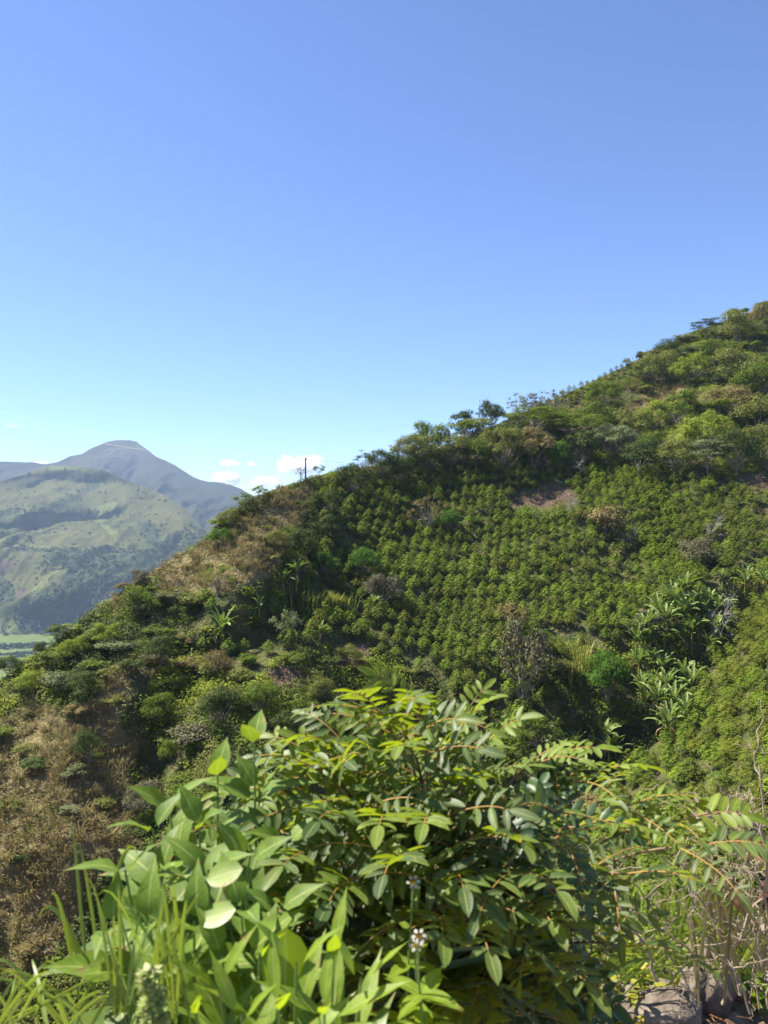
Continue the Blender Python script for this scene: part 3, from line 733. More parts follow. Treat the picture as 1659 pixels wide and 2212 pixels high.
# belt of trees above the coffee field
belt = [
 ('broad', 1085, 1015, 86, 96, M_OLIVE, 'dull olive tree with spreading crown at the upper edge of the coffee field'),
 ('broad', 975, 1015, 80, 80, M_OLIVE, 'green-brown tree over the upper edge of the coffee field near the field corner'),
 ('dense', 1028, 1016, 74, 70, M_GREEN, 'rounded green tree between two olive trees at the field edge'),
 ('layered', 1020, 965, 60, 90, M_YEL, 'light yellowish tree beneath the umbrella-crowned one'),
 ('broad', 1150, 1010, 84, 90, M_TAN, 'olive-brown tree with visible branches at the middle of the field edge'),
 ('layered', 1150, 945, 62, 120, M_GREEN, 'wide flat-layered green tree under the twiggy skyline trees'),
 ('dense', 1185, 1012, 66, 84, M_BRIGHT, 'vivid green rounded tree with a shaded hollow at the field edge'),
 ('layered', 1235, 965, 80, 130, M_GREEN, 'largest flat-layered tree in the middle of the tree belt'),
 ('broad', 1245, 1000, 70, 90, M_DARK, 'dark tree behind the bare grey tree at the field edge'),
 ('broad', 1320, 1006, 96, 84, M_GREYG, 'pale grey-green tree standing out of the belt with a slim trunk'),
 ('dense', 1290, 940, 70, 90, M_GREEN, 'green tree above and behind the pale grey-green one'),
 ('broad', 1362, 962, 80, 90, M_OLIVE, 'dark olive spreading tree above the gap in the belt'),
 ('dense', 1380, 1030, 84, 88, M_DARK, 'heavy dark tree next to the pale grey-green one at the field edge'),
 ('dense', 1410, 1000, 70, 70, M_GREEN, 'mid green tree behind the heavy dark one'),
 ('dense', 1462, 1030, 88, 84, M_OLIVE, 'olive tree with hanging foliage over the field edge'),
 ('broad', 1530, 975, 76, 110, M_YEL, 'golden green broad tree high in the belt towards the frame edge'),
 ('layered', 1530, 1030, 84, 90, M_GREYG, 'greyish layered tree below the golden green one'),
 ('dense', 1590, 1022, 96, 96, M_DARK, 'dark leafy tree at the far end of the belt'),
 ('dense', 1650, 1010, 100, 100, M_OLIVE, 'olive tree cut by the picture edge at the end of the belt'),
 ('dense', 1640, 930, 76, 110, M_OLIVE, 'wide hazy olive tree above the end of the belt'),
 ('dense', 1575, 900, 70, 90, M_TAN, 'tan-green tree on the open slope above the golden green one'),
 ('broad', 1480, 905, 56, 90, M_GREEN, 'low green tree on the open slope above the belt'),
 ('dense', 1110, 985, 64, 70, M_GREEN, 'leafy tree tucked between the flat-layered tree and the olive-brown one'),
 ('broad', 1420, 930, 60, 80, M_YEL, 'yellow-green tree on the open slope above the dark olive one'),
 ('dense', 880, 985, 50, 62, M_GREYG, 'bluish tree on the skyline below the leafy green dome'),
 ('dense', 1000, 1005, 60, 60, M_DARK, 'shadowed tree deep in the belt under the umbrella-crowned one'),
 ('dense', 1065, 985, 60, 66, M_DARK, 'shadowed tree deep in the belt under the tallest skyline tree'),
 ('dense', 870, 1048, 70, 76, M_DARK, 'blackish green tree at the upper corner of the coffee field'),
 ('dense', 920, 1022, 60, 70, M_DARK, 'low dark tree squeezed along the field edge by the corner'),
 ('dense', 1600, 830, 80, 110, M_OLIVE, 'big soft olive tree on the upper slope near the frame edge'),
 ('broad', 1500, 830, 60, 80, M_YEL, 'yellow-green tree in the middle of the upper slope'),
 ('dense', 1640, 860, 80, 100, M_GREEN, 'green tree by the frame edge half way up the upper slope'),
 ('dense', 1545, 790, 60, 80, M_GREEN, 'green tree under the dark flat-topped skyline one'),
]
for k in belt: place('belt_tree' if k[2] > 935 else 'slope_tree', T_, *k)
# single trees in and around the coffee field
place('field_tree', T_, 'round', 786, 1256, 76, 66, M_BRIGHT, 'round glossy bright green tree in the coffee field')
place('field_tree', T_, 'dense', 828, 1310, 74, 76, M_DUSK, 'dark brownish tree just below the round glossy one')
place('field_tree', T_, 'round', 966, 1152, 52, 52, M_BRIGHT, 'small round green tree in the upper coffee field')
place('field_tree', T_, 'thin', 926, 1150, 80, 86, M_TAN, 'nearly leafless tree leaning by the small round tree')
place('field_tree', T_, 'bush', 1308, 1160, 70, 84, M_TAN, 'tan-leaved rounded tree in the upper coffee field')
place('bare_tree', T_, 'bare', 1378, 1190, 62, 84, None, 'leafless pale grey tree below the tan-leaved one')
place('bare_tree', T_, 'bare', 1235, 1110, 60, 66, None, 'leafless tree beside the patch of bare soil')
place('bare_tree', T_, 'bare', 1250, 1030, 50, 80, None, 'leafless silvery tree at the top edge of the coffee field')
place('bare_tree', T_, 'bare', 1455, 1010, 60, 90, None, 'leafless grey tree among the belt above the field')
place('bare_tree', T_, 'bare', 1450, 925, 40, 60, None, 'leafless pinkish grey tree on the slope above the belt')
place('bare_tree', T_, 'bare', 1560, 1400, 140, 80, None, 'tall dead white tree beside the large banana grove')
place('bare_tree', T_, 'bare', 1545, 1170, 70, 60, None, 'slim dead tree near the end of the coffee field')
place('field_tree', T_, 'airy', 1130, 1545, 230, 120, M_DUSK, 'tall feathery brown-grey tree in the lower coffee field')
place('field_tree', T_, 'airy', 1108, 1380, 90, 66, M_TAN, 'yellowish thin tree on top of the feathery brown-grey one', sink=0)
place('field_tree', T_, 'airy', 1160, 1470, 120, 84, M_DUSK, 'second feathery brown-grey tree, slightly shorter and behind')
place('field_tree', T_, 'round', 1312, 1530, 130, 100, M_BRIGHT, 'round dense tree with a black shaded hollow near the banana grove')
place('field_tree', T_, 'broad', 1160, 1640, 100, 90, M_GREEN, 'small leafy tree in the gully under the feathery one')
place('field_tree', T_, 'airy', 1180, 1650, 90, 80, M_GREYG, 'pale bushy tree in the gully above the near shrub')
place('field_tree', T_, 'airy', 1400, 1390, 80, 90, M_DUSK, 'grey twiggy tree inside the large banana grove')
place('field_tree', T_, 'dense', 1500, 1215, 50, 90, M_DUSK, 'brown brush mound over a dark hollow in the coffee field')
place('field_tree', T_, 'airy', 620, 1390, 80, 60, M_GREYG, 'thin grey-green sapling below the small banana plants')
place('field_tree', T_, 'dense', 705, 1120, 66, 62, M_DARK, 'dark tree at the top corner between grass and coffee')
# left spur
spur = [
 ('dense', 652, 1200, 70, 96, M_DARK, 'wide dark tree mass at the edge of the brown grass'),
 ('dense', 600, 1190, 54, 66, M_OLIVE, 'olive-topped tree beside the wide dark mass'),
 ('dense', 700, 1160, 50, 60, M_DARK, 'dark tree pressed against the first coffee rows'),
 ('broad', 495, 1140, 50, 64, M_OLIVE, 'olive tree on the skyline where the brown grass begins'),
 ('airy', 530, 1100, 40, 50, M_GREYG, 'thin skyline tree above the olive one'),
 ('airy', 560, 1075, 30, 36, M_YEL, 'light bush tree on the skyline near the clouds'),
 ('broad', 480, 1180, 36, 50, M_BRIGHT, 'lime green small tree in the middle of the brown grass'),
 ('thin', 470, 1290, 90, 92, M_YEL, 'slim tree with bare limbs and lacy yellow-green crown'),
 ('broad', 300, 1330, 70, 110, M_GREEN, 'spreading green tree with feathery crown on the spur skyline'),
 ('dense', 306, 1262, 34, 66, M_DUSK, 'dark brown bushy tree on the spur skyline'),
 ('layered', 122, 1400, 52, 46, M_DARK, 'dark pagoda-like tree with separate layers on the skyline by the valley'),
 ('dense', 84, 1420, 34, 36, M_DARK, 'small dark tree downhill of the pagoda-like one'),
 ('dense', 20, 1440, 40, 50, M_DARK, 'dark tree at the low end of the spur'),
 ('dense', 345, 1450, 100, 96, M_DARK, 'big blackish tree mass in the fold of the spur'),
 ('dense', 400, 1330, 50, 80, M_DARK, 'dark thicket tree above the big blackish mass'),
 ('broad', 700, 1240, 44, 60, M_BRIGHT, 'bright green low tree near the upper banana plants'),
 ('dense', 640, 1240, 46, 50, M_OLIVE, 'olive round tree in the brown grass beside the dark mass'),
 ('dense', 590, 1310, 40, 50, M_GREEN, 'green rounded tree among the small banana plants'),
 ('dense', 190, 1660, 110, 82, M_DARK, 'blue-green dark bush tree standing in the brown grass'),
 ('dense', 310, 1770, 110, 100, M_DUSK, 'dusky bush tree at the lower edge of the brown grass'),
 ('dense', 180, 1510, 76, 80, M_DARK, 'dark rounded tree above the brown grass'),
 ('bush', 120, 1500, 60, 80, M_GREYG, 'pale silvery bush on the spur above the brown grass'),
 ('dense', 480, 1560, 90, 110, M_DARK, 'wide dark bush tree in the scrub belt'),
 ('dense', 560, 1540, 80, 96, M_GREEN, 'bushy green tree in the middle of the scrub belt'),
 ('dense', 340, 1560, 80, 90, M_GREEN, 'leafy tree in the scrub between the two dark masses'),
 ('dense', 470, 1470, 70, 60, M_TAN, 'brown-leaved bush tree under the largest banana plant'),
 ('dense', 690, 1520, 70, 90, M_OLIVE, 'olive thicket tree behind the tip of the near shrub'),
 ('dense', 830, 1500, 70, 90, M_GREEN, 'green bush tree right behind the top of the near shrub'),
 ('dense', 620, 1600, 80, 90, M_DARK, 'dark tree in the scrub behind the broad-leaved plant'),
 ('dense', 390, 1660, 90, 100, M_GREEN, 'spreading green bush in the scrub beside the dusky bush'),
 ('dense', 470, 1700, 80, 100, M_OLIVE, 'olive bush behind the top leaves of the broad-leaved plant'),
 ('dense', 750, 1440, 56, 70, M_OLIVE, 'olive bush tree beside the lower patch of bare soil'),
 ('broad', 230, 1400, 60, 80, M_YEL, 'yellow-green tree on the bright side of the spur'),
 ('broad', 165, 1420, 50, 80, M_YEL, 'sunlit lime tree next to the pagoda-like tree'),
 ('dense', 60, 1500, 60, 80, M_YEL, 'sunlit bushy tree at the low end of the spur'),
]
for k in spur: place('spur_tree', T_, k[0], k[1], k[2], k[3] * (0.84 if k[4] > 60 else 1), k[4] * (0.80 if k[4] > 60 else 1), *k[5:])

# ---------------------------------------------------------------- banana plants
def banana(dx, dy, s, label, var, group='banana plants on the hillside', dead=True):
    u, v = dx * DS, dy * DS; v = max(v, float(vridge(u)) + .5); p = hillP(u, v)
    def mk():
        a, b, c = banana_geo(400 + var * 7, 1.5 + 0.4 * var, 11 + var); return a.mesh('banana_leaves', M_BANANA), b.mesh('banana_stem', M_CANE), c.mesh('banana_dead', M_BANDEAD)
    a, b, c = lib(('banana', var), mk)
    root = empty('banana_plant', tuple(p), label, 'banana plant', group); root.rotation_euler.z = (dx * 0.37 + dy) % 6.28; root.scale = (s, s, s)
    meshobj('foliage', a, root); meshobj('stem', b, root)
    if dead: meshobj('dead_leaves', c, root)
for i, (dx, dy, s, lb) in enumerate([
    (478, 1400, 1.35, 'tallest single banana plant on the spur, brown leaves hanging below it'),
    (612, 1290, 1.0, 'banana plant with arching leaves at the top of the small group on the spur'),
    (640, 1278, 1.05, 'upright banana plant beside the arching one on the spur'), (590, 1345, 0.8, 'banana plant at the near end of the lower spur pair'),
    (560, 1340, 0.85, 'banana plant at the valley end of the lower spur pair'), (665, 1330, 0.6, 'little banana plant behind the yellow cane'),
    (690, 1385, 0.7, 'leaning banana plant above the lower soil patch'), (640, 1400, 0.6, 'short banana plant beside the leaning one'),
    (808, 1330, 0.7, 'small banana plant at the foot of the dark brownish tree'), (1165, 1362, 0.7, 'single banana plant behind the feathery brown-grey tree'),
    (1610, 1290, 1.2, 'large banana plant at the top of the near slope by the frame edge'), (1560, 1275, 0.8, 'smaller banana plant beside the large one by the frame edge'),
    (1650, 1275, 1.0, 'banana plant cut by the frame edge')]):
    banana(dx, dy, s * 0.85, lb, i % 3)
grove = [(1420, 1345), (1450, 1330), (1480, 1325), (1500, 1350), (1530, 1345), (1550, 1370), (1405, 1375), (1440, 1372), (1475, 1380), (1515, 1390), (1545, 1400), (1495, 1415), (1530, 1425), (1395, 1400), (1460, 1350), (1510, 1330), (1485, 1350), (1435, 1395), (1480, 1410), (1520, 1365), (1390, 1420)]
for i, (dx, dy) in enumerate(grove): banana(dx, dy, 0.98 + 0.12 * (i % 3), '%s banana plant%s in the dense upper part of the large grove' % (('short', 'middling', 'tall')[i % 3], ' with brown hanging leaves' if i % 3 == 0 or i % 5 == 0 else ''), i % 3, 'banana plants of the upper grove', i % 3 == 0 or i % 5 == 0)
grove = [(1380, 1460), (1400, 1470), (1375, 1435), (1385, 1515), (1410, 1525), (1440, 1540), (1470, 1535), (1495, 1520), (1420, 1570), (1450, 1585), (1475, 1500), (1430, 1500), (1395, 1545), (1455, 1560), (1400, 1440), (1480, 1570), (1440, 1610)]
for i, (dx, dy) in enumerate(grove): banana(dx, dy, 0.92 + 0.12 * (i % 3), '%s banana plant%s in the lower tongue of the large grove' % (('short', 'middling', 'tall')[i % 3], ' with brown hanging leaves' if i % 4 == 0 else ''), i % 3, 'banana plants of the lower grove', i % 4 == 0)
grove = [(1260, 1660), (1285, 1640), (1305, 1650), (1330, 1655), (1275, 1675), (1315, 1680), (1245, 1640)]
for i, (dx, dy) in enumerate(grove): banana(dx, dy, 0.88 + 0.12 * (i % 3), '%s banana plant%s in the separate clump above the near shrub' % (('short', 'middling', 'tall')[i % 3], ' with brown hanging leaves' if i % 2 == 0 else ''), i % 3, 'banana plants of the gully clump', i % 2 == 0)

# ---------------------------------------------------------------- pole and power lines
u, v = 660 * DS, 1042 * DS; v = max(v, float(vridge(u)) + 0.5); pp = hillP(u, v); yy = pp[1]; mp = yy / FP * DS
g = Geo(); tube(g, [(0, 0, -1), (0.0, 0, 27 * mp), (0.02, 0, 54 * mp)], [0.14, 0.12, 0.10], 8)
M_POLE = solid_mat('pole_wood', (0.16, 0.07, 0.045), (0.26, 0.13, 0.09), 3)
root = empty('utility_pole', tuple(pp), 'reddish wooden pole standing on the crest against the cloud', 'utility pole')
g.obj('post', M_POLE, root)
g = Geo(); tube(g, [(-0.5, 0, 50 * mp), (0.5, 0, 50 * mp)], 0.05, 5); g.obj('crossarm', M_POLE, root)
M_WIRE = solid_mat('wire_metal', (0.16, 0.17, 0.19), (0.20, 0.21, 0.24), 3, 0.6, 0)
tp = pp + np.array([0, 0, 50 * mp])
def wire(name, A, B, sag, label, r=0.016):
    t = np.linspace(0, 1, 40)[:, None]; A, B = np.array(A, float), np.array(B, float)
    P = A + (B - A) * t; P[:, 2] -= 4 * sag * (t * (1 - t))[:, 0]
    g = Geo(); tube(g, P, r, 4); g.obj(name, M_WIRE, label=label, cat='power line', group='power lines crossing the valley')
def at(dx, dy, d): u, v = dx * DS, dy * DS; return ((u - CX) / FP * d, d, (CY - v) / FP * d)
wire('power_line', at(-160, 838, 175), tp + [-0.4, 0, 0], 2.6, 'upper of two wires coming down to the wooden pole', 0.022)
wire('power_line', at(-160, 846, 160), tp + [0.4, 0, 0], 3.6, 'lower of two wires coming down to the wooden pole', 0.022)
wire('power_line', at(-160, 975, 260), at(905, 915, 190), 2.6, 'faint wire rising from beside the peak to the skyline trees', 0.02)
wire('power_line', tp + [0, 0, 0.1], at(905, 985, 150), 1.0, 'faint wire from the wooden pole to the ridge trees', 0.014)

# ---------------------------------------------------------------- the coffee plantation
def hexgrid(x0, x1, y0, y1, dx, dy, jit, g):
    a, b = np.meshgrid(np.arange(x0, x1, dx), np.arange(y0, y1, dy)); a = a + (np.arange(a.shape[0]) % 2)[:, None] * dx / 2
    a = a.ravel() + g.normal(0, jit, a.size); b = b.ravel() + g.normal(0, jit, b.size); return a, b

gc = np.random.default_rng(11)
rot = R(14); gx, gy = hexgrid(-150, 260, -40, 330, 1.56, 1.66, 0.10, gc)
gx, gy = gx * math.cos(rot) - gy * math.sin(rot), gx * math.sin(rot) + gy * math.cos(rot)
sel = (gy > 30) & (gy < 260); gx, gy = gx[sel], gy[sel]
_n = (CX + FP * gx / gy > 600) & (gy < 88); gx = gx + np.where(_n, gc.normal(0, 0.45, len(gx)), 0); gy = gy + np.where(_n, gc.normal(0, 0.45, len(gy)), 0)
cu, cv, ok = hill_at(gx, gy)
ok &= zone(cu, cv, Z_COFFEE, 3) & ~zone(cu, cv, Z_SOIL, 2) & ~zone(cu, cv - 5, Z_SOIL, 2) & ~zone(cu, cv - 9, Z_SOIL, 2) & (cu > -60) & (cu < 960) & (cv < 1100)
thin = zone(cu, cv, [Z_COFFEE[3]], 2); ok &= ~(thin & (gc.random(len(gx)) < 0.3)); ok &= gc.random(len(gx)) > 0.05 + 0.25 * (fbm(gx / 5, gy / 5, 78, 2) < -0.45)
gx, gy, cu, cv = gx[ok], gy[ok], cu[ok], cv[ok]
cz = (CY - cv) / FP * gy
print('coffee bushes', len(gx))
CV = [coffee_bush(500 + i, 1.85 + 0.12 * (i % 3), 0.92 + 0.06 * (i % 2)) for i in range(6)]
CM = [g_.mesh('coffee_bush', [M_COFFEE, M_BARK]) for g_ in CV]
isyel = (gc.random(len(gx)) < np.where(cu > 690, 0.8, 0.38)) 
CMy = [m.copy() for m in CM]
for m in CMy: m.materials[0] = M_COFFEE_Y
hidden = in_poly(cu, cv, dpoly((700, 1500), (830, 1480), (960, 1560), (1200, 1650), (1450, 1720), (1600, 1850), (1659, 1900), (1659, 2300), (300, 2300), (450, 1620)))
inview = (cu > 4) & (cu < 764) & (cv < 1010) & (cv > 300) & ~hidden
order = np.argsort(np.where(inview, gy, 1e6))
solo = order[:300]; rest = np.setdiff1d(np.arange(len(gx)), solo)
scl = gc.uniform(0.66, 1.10, len(gx)); rz = gc.random(len(gx)) * 6.28; vi = gc.integers(0, 6, len(gx))
scl *= 1 + 0.10 * fbm(gx / 9, gy / 9, 77, 2)
scl *= np.where(cv < 440, 0.7, 1.0) * np.where(cu > 640, 1.06, 1.0)
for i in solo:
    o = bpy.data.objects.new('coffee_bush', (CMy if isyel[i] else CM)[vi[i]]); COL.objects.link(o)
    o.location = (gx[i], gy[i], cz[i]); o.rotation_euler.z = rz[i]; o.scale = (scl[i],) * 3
    where = ('on the near slope by the frame edge' if (cu[i] > 640 or zone(cu[i], cv[i], [Z_COFFEE[1]], 0)) else 'in the sparse rows on the spur' if cu[i] < 325 else
             'in the gully under the feathery tree' if cv[i] > 690 else 'in the lowest rows of the main field')
    size = 'small' if scl[i] < 0.86 else 'large' if scl[i] > 1.08 else 'mid-sized'; hue_ = 'yellowish' if isyel[i] else 'dark green'
    tag(o, '%s %s coffee bush %s' % (size, hue_, where), 'coffee bush', '%s %s coffee bushes %s' % (size, hue_, where))

def tile(name, srcs, idx, pos, rz, s, mats, **kw):
    """join many placed copies of the source plants into one mesh"""
    geo = Geo()
    for k, g_ in enumerate(srcs):
        j = np.where(idx == k)[0]
        if len(j) == 0: continue
        Vs, Fs, As, Ms = g_.arrays(); n = len(Vs)
        c, sn = np.cos(rz[j])[:, None], np.sin(rz[j])[:, None]; sc_ = s[j][:, None]
        X = (Vs[None, :, 0] * c - Vs[None, :, 1] * sn) * sc_ + pos[j, 0][:, None]
        Y = (Vs[None, :, 0] * sn + Vs[None, :, 1] * c) * sc_ + pos[j, 1][:, None]
        Z = Vs[None, :, 2] * sc_ + pos[j, 2][:, None]
        Fq = Fs[None] + (np.arange(len(j)) * n)[:, None, None]
        sh = (rng.random(len(j)) - 0.5)[:, None] * 0.35
        geo.add(np.stack([X, Y, Z], -1).reshape(-1, 3), Fq.reshape(-1, 4), np.clip(As[None] + sh, 0, 1).ravel(), 0)
        geo.m[-1] = np.tile(Ms, len(j))
    return geo.obj(name, mats, kind='stuff', **kw)

pos = np.stack([gx, gy, cz], 1)
a = rest[~isyel[rest]]; b = rest[isyel[rest]]
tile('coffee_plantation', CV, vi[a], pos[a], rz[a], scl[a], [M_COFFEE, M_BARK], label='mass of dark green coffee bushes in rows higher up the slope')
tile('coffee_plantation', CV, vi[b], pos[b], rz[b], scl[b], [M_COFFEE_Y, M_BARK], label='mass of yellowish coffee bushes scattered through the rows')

# ---------------------------------------------------------------- scrub: individual shrubs, then the cover between them
gs = np.random.default_rng(23)
n = 9000; sx = gs.uniform(-120, 170, n); sy = gs.uniform(42, 240, n)
su, sv, ok = hill_at(sx, sy)
inv = ok & (su > -60) & (su < 880) & (sv < 1000)
cof = zone(su, sv, Z_COFFEE, 3); dr = zone(su, sv, Z_DRY, 8); so = zone(su, sv, Z_SOIL, 3); tb = in_poly(su, sv, Z_TREES)
nearr = zone(su, sv, [Z_COFFEE[1]], 3)
free = inv & ~cof & ~so
pick = np.where(free & ~dr & ~tb)[0]
# spacing: greedy minimum distance
def spaced(ids, dmin, cap):
    kept = []; K = np.zeros((0, 2))
    for i in ids:
        if len(K) == 0 or np.min((K[:, 0] - sx[i]) ** 2 + (K[:, 1] - sy[i]) ** 2) > dmin ** 2:
            kept.append(i); K = np.vstack([K, [sx[i], sy[i]]])
            if len(kept) >= cap: break
    return kept
def shrubs(ids, mats, smin, smax, region):
    for k, i in enumerate(ids):
        word, mat = mats[k % len(mats)]
        kind = ['bush', 'airy', 'bush', 'bush'][k % 4]
        cm, tm, top, wid = tree_meshes(kind, k % 3)
        s = gs.uniform(smin, smax)
        root = empty('shrub', (sx[i], sy[i], (CY - sv[i]) / FP * sy[i] - 0.1), '%s %s shrub %s' % (('small', 'mid-sized', 'large')[int(2.999 * (s - smin) / (smax - smin))], word, region), 'shrub', '%s shrubs %s' % (word, region))
        root.rotation_euler.z = gs.random() * 6.28; root.scale = (s / wid / 1.0, s / wid / 1.0, s * gs.uniform(0.8, 1.15) * 1.15 / top)
        meshobj('foliage', cm, root, mat); meshobj('stems', tm, root)
upper = [i for i in pick if su[i] > 480 and sv[i] < 480]
lefts = [i for i in pick if su[i] < 250 and sv[i] < 760]
mid = [i for i in pick if 150 < su[i] < 620 and sv[i] > 600]
drys = [i for i in np.where(free & dr)[0]]
GRN, OLV, YLW, DRK, GRY, TN, DSK = ('green', M_GREEN), ('olive', M_OLIVE), ('yellow-green', M_YEL), ('dark', M_DARK), ('grey-green', M_GREYG), ('tan', M_TAN), ('dusky brown', M_DUSK)
shrubs(spaced(upper, 4.2, 90), [YLW, YLW, OLV, GRN, GRY, OLV, YLW, OLV], 1.5, 3.0, 'on the open upper slope above the tree belt')
shrubs(spaced(lefts, 2.4, 120), [GRN, YLW, YLW, OLV, DRK, YLW, GRY, GRN], 0.8, 1.7, 'on the leafy flank of the spur')
shrubs(spaced(mid, 2.6, 95), [GRN, DRK, OLV, GRN, DSK, GRN, OLV, TN], 1.0, 1.9, 'in the scrub belt below the plantation')
nd = spaced(drys, 2.5, 140)
shrubs([i for i in nd if sv[i] > 640], [OLV, DRK, GRN, TN, GRY, OLV], 0.6, 1.3, 'dotting the brown grass of the lower slope')
shrubs([i for i in nd if sv[i] <= 640], [OLV, YLW, TN, GRN], 0.5, 1.0, 'dotting the brown grass of the crest')

# low cover: leafy clumps everywhere that is neither field, grass nor soil
def clump(seed, Rr=0.55, n=46, ls=0.17):
    g = np.random.default_rng(seed); geo = Geo(); D = rvec(n, g); D[:, 2] = np.abs(D[:, 2]); 
    quads(geo, D * Rr * g.uniform(0.5, 1.05, (n, 1)) * [1, 1, 0.8], norm(D + [0, 0, .4] + .5 * rvec(n, g)), g.uniform(.7, 1.3, n) * ls, g.uniform(.6, 1, n) * ls * .7, g)
    return geo
CL = [clump(600 + i, 0.45 + 0.12 * i) for i in range(4)]
gu = np.random.default_rng(29)
n = 62000
_u = gu.uniform(-130, 960, 900000); _v = vridge(_u) + (1150 - vridge(_u)) * gu.random(900000)
_p, _a, _b = hillP(_u, _v), hillP(_u + 1, _v), hillP(_u, _v + 1)
_w = np.linalg.norm(np.cross(_a - _p, _b - _p), axis=1) * (1150 - vridge(_u)); _w[_v < vridge(_u) + 1] = 0
_i = gu.choice(900000, n, p=_w / _w.sum()); u_, v_ = _u[_i], _v[_i]; y_ = hillY(u_, v_); x_ = (u_ - CX) / FP * y_; ok = np.ones(n, bool)
steep = np.abs(hillY(u_, v_ + 2) - y_) < 0.35 * 2 * y_ ** 2 / (65 * FP)
ok &= v_ < 1150
cf, dr_, so_ = zone(u_, v_, Z_COFFEE, 3), zone(u_, v_, Z_DRY, 8), zone(u_, v_, Z_SOIL, 4)
z_ = (CY - v_) / FP * y_
hue = fbm(x_ / 7, y_ / 7, 61, 3) + 0.5 * fbm(x_ / 25, y_ / 25, 62, 2)
cover = ok & (~cf | (steep & (u_ < 640) & (v_ > 600) & (gu.random(n) < 0.5))) & ~dr_ & ~so_
pat = fbm(x_ / 4, y_ / 4, 63, 2)
cover &= pat > -0.35
def cov(m, name, mat, label, smin=0.7, smax=1.8):
    j = np.where(m)[0]; s = gu.uniform(smin, smax, len(j)); tile(name, CL, gu.integers(0, 4, len(j)), np.stack([x_, y_, z_], 1)[j], gu.random(len(j)) * 6.28, s, mat, label=label)
leftside = u_ < 210
cov(cover & (hue < -0.2), 'undergrowth', M_DARK, 'dark green undergrowth between the shrubs')
cov(cover & (hue >= -0.2) & (hue < 0.05), 'undergrowth', M_GREEN, 'mid green undergrowth between the shrubs')
cov(cover & (hue >= 0.05) & (hue < 0.25), 'undergrowth', M_OLIVE, 'olive undergrowth between the shrubs')
cov(cover & (hue >= 0.25) & (gu.random(n) < .8), 'undergrowth', M_YEL, 'yellow-green undergrowth between the shrubs')
cov(ok & cf & (gu.random(n) < np.where((u_ > 620) & (v_ > 590), 0.75, 0.10)), 'weeds', M_OLIVE, 'low weeds growing between the coffee rows', 0.4, 0.8)
cov(ok & dr_ & (gu.random(n) < np.where(v_ > 640, 0.75, 0.18)) & (hue > 0.0), 'weeds', M_OLIVE, 'low olive weeds scattered in the brown grass', 0.35, 0.9)
cov(ok & dr_ & (gu.random(n) < np.where(v_ > 640, 0.5, 0.14)) & (hue < 0.05), 'weeds', M_TAN, 'low withered weeds scattered in the brown grass', 0.4, 1.0)

# dry grass over the brown zones
DG = [grass_geo(700 + i, 26, 0.75, 0.045, 0.45, 0.9) for i in range(4)]
n = 75000; x2 = gu.uniform(-90, 110, n); y2 = gu.uniform(42, 200, n); u2, v2, ok2 = hill_at(x2, y2)
d2 = zone(u2, v2, Z_DRY, 8); s2 = zone(u2, v2, Z_SOIL, 4); c2 = zone(u2, v2, Z_COFFEE, 3)
m = ok2 & (u2 > -120) & (u2 < 950) & (v2 < 1100) & ((d2 & (fbm(x2 / 3, y2 / 3, 65, 2) > -0.5)) | (s2 & (gu.random(n) < 0.12)) | (~d2 & ~c2 & (fbm(x2 / 9, y2 / 9, 66, 3) > 0.35) & (gu.random(n) < 0.5)))
j = np.where(m)[0]
tile('dry_grass', DG, gu.integers(0, 4, len(j)), np.stack([x2, y2, (CY - v2) / FP * y2], 1)[j], gu.random(len(j)) * 6.28, gu.uniform(0.7, 1.3, len(j)), M_DRYG, label='dry brown grass covering the sunny shoulders of the slope')
# yellow cane stand and rusty clump in the field
g = Geo()
for (dx, dy, nn, wx, wy) in ((690, 1322, 34, 34, 10), (735, 1330, 26, 26, 8)):
    for k in range(nn):
        u, v = (dx + gu.normal(0, wx / 1.6)) * DS, (dy + gu.normal(0, wy / 1.6)) * DS; p = hillP(u, v)
        gg2 = grass_geo(800 + k % 5, 9, 2.6, 0.11, 0.2, 0.5); V_, F_, A_, M_ = gg2.arrays(); g.add(V_ + p, F_, A_)
g.obj('cane_stand', M_CANE, label='yellowish stand of cane above the lower soil patch', cat='cane')
g = Geo()
for k in range(22):
    u, v = (1262 + gu.normal(0, 22)) * DS, (1455 + gu.normal(0, 16)) * DS; p = hillP(u, v)
    gg2 = grass_geo(820 + k % 5, 9, 3.4, 0.11, 0.2, 0.45); V_, F_, A_, M_ = gg2.arrays(); g.add(V_ + p, F_, A_)
g.obj('cane_stand', M_CANE, label='yellow-brown cane clump beside the round tree with the black hollow', cat='cane')

# ================================================================ foreground plants
gf = np.random.default_rng(41)
M_PIN = leaf_mat('near_shrub_leaflets', [(0.032, 0.062, 0.022), (0.055, 0.100, 0.028), (0.11, 0.165, 0.018), (0.15, 0.21, 0.018)], (0.44, 0.55, 0.01), 0.37, 0.48, 0.35, 0.0, True)
M_RACH = solid_mat('orange_leaf_stalk', (0.28, 0.14, 0.03), (0.36, 0.21, 0.045), 20, 0.6, 0)
M_TWIG = solid_mat('brown_twig', (0.14, 0.085, 0.05), (0.25, 0.17, 0.10), 30, 0.8, 0.2)
M_BROAD = leaf_mat('broad_plant_leaves', [(0.045, 0.090, 0.022), (0.080, 0.140, 0.028), (0.12, 0.195, 0.022)], (0.42, 0.55, 0.02), 0.30, 0.5, 0.2, 0.0, True)
M_LANCE = leaf_mat('lance_leaves', [(0.09, 0.16, 0.012), (0.14, 0.22, 0.015), (0.18, 0.27, 0.02)], (0.46, 0.60, 0.01), 0.42, 0.4, 0.4, 0.0, True)
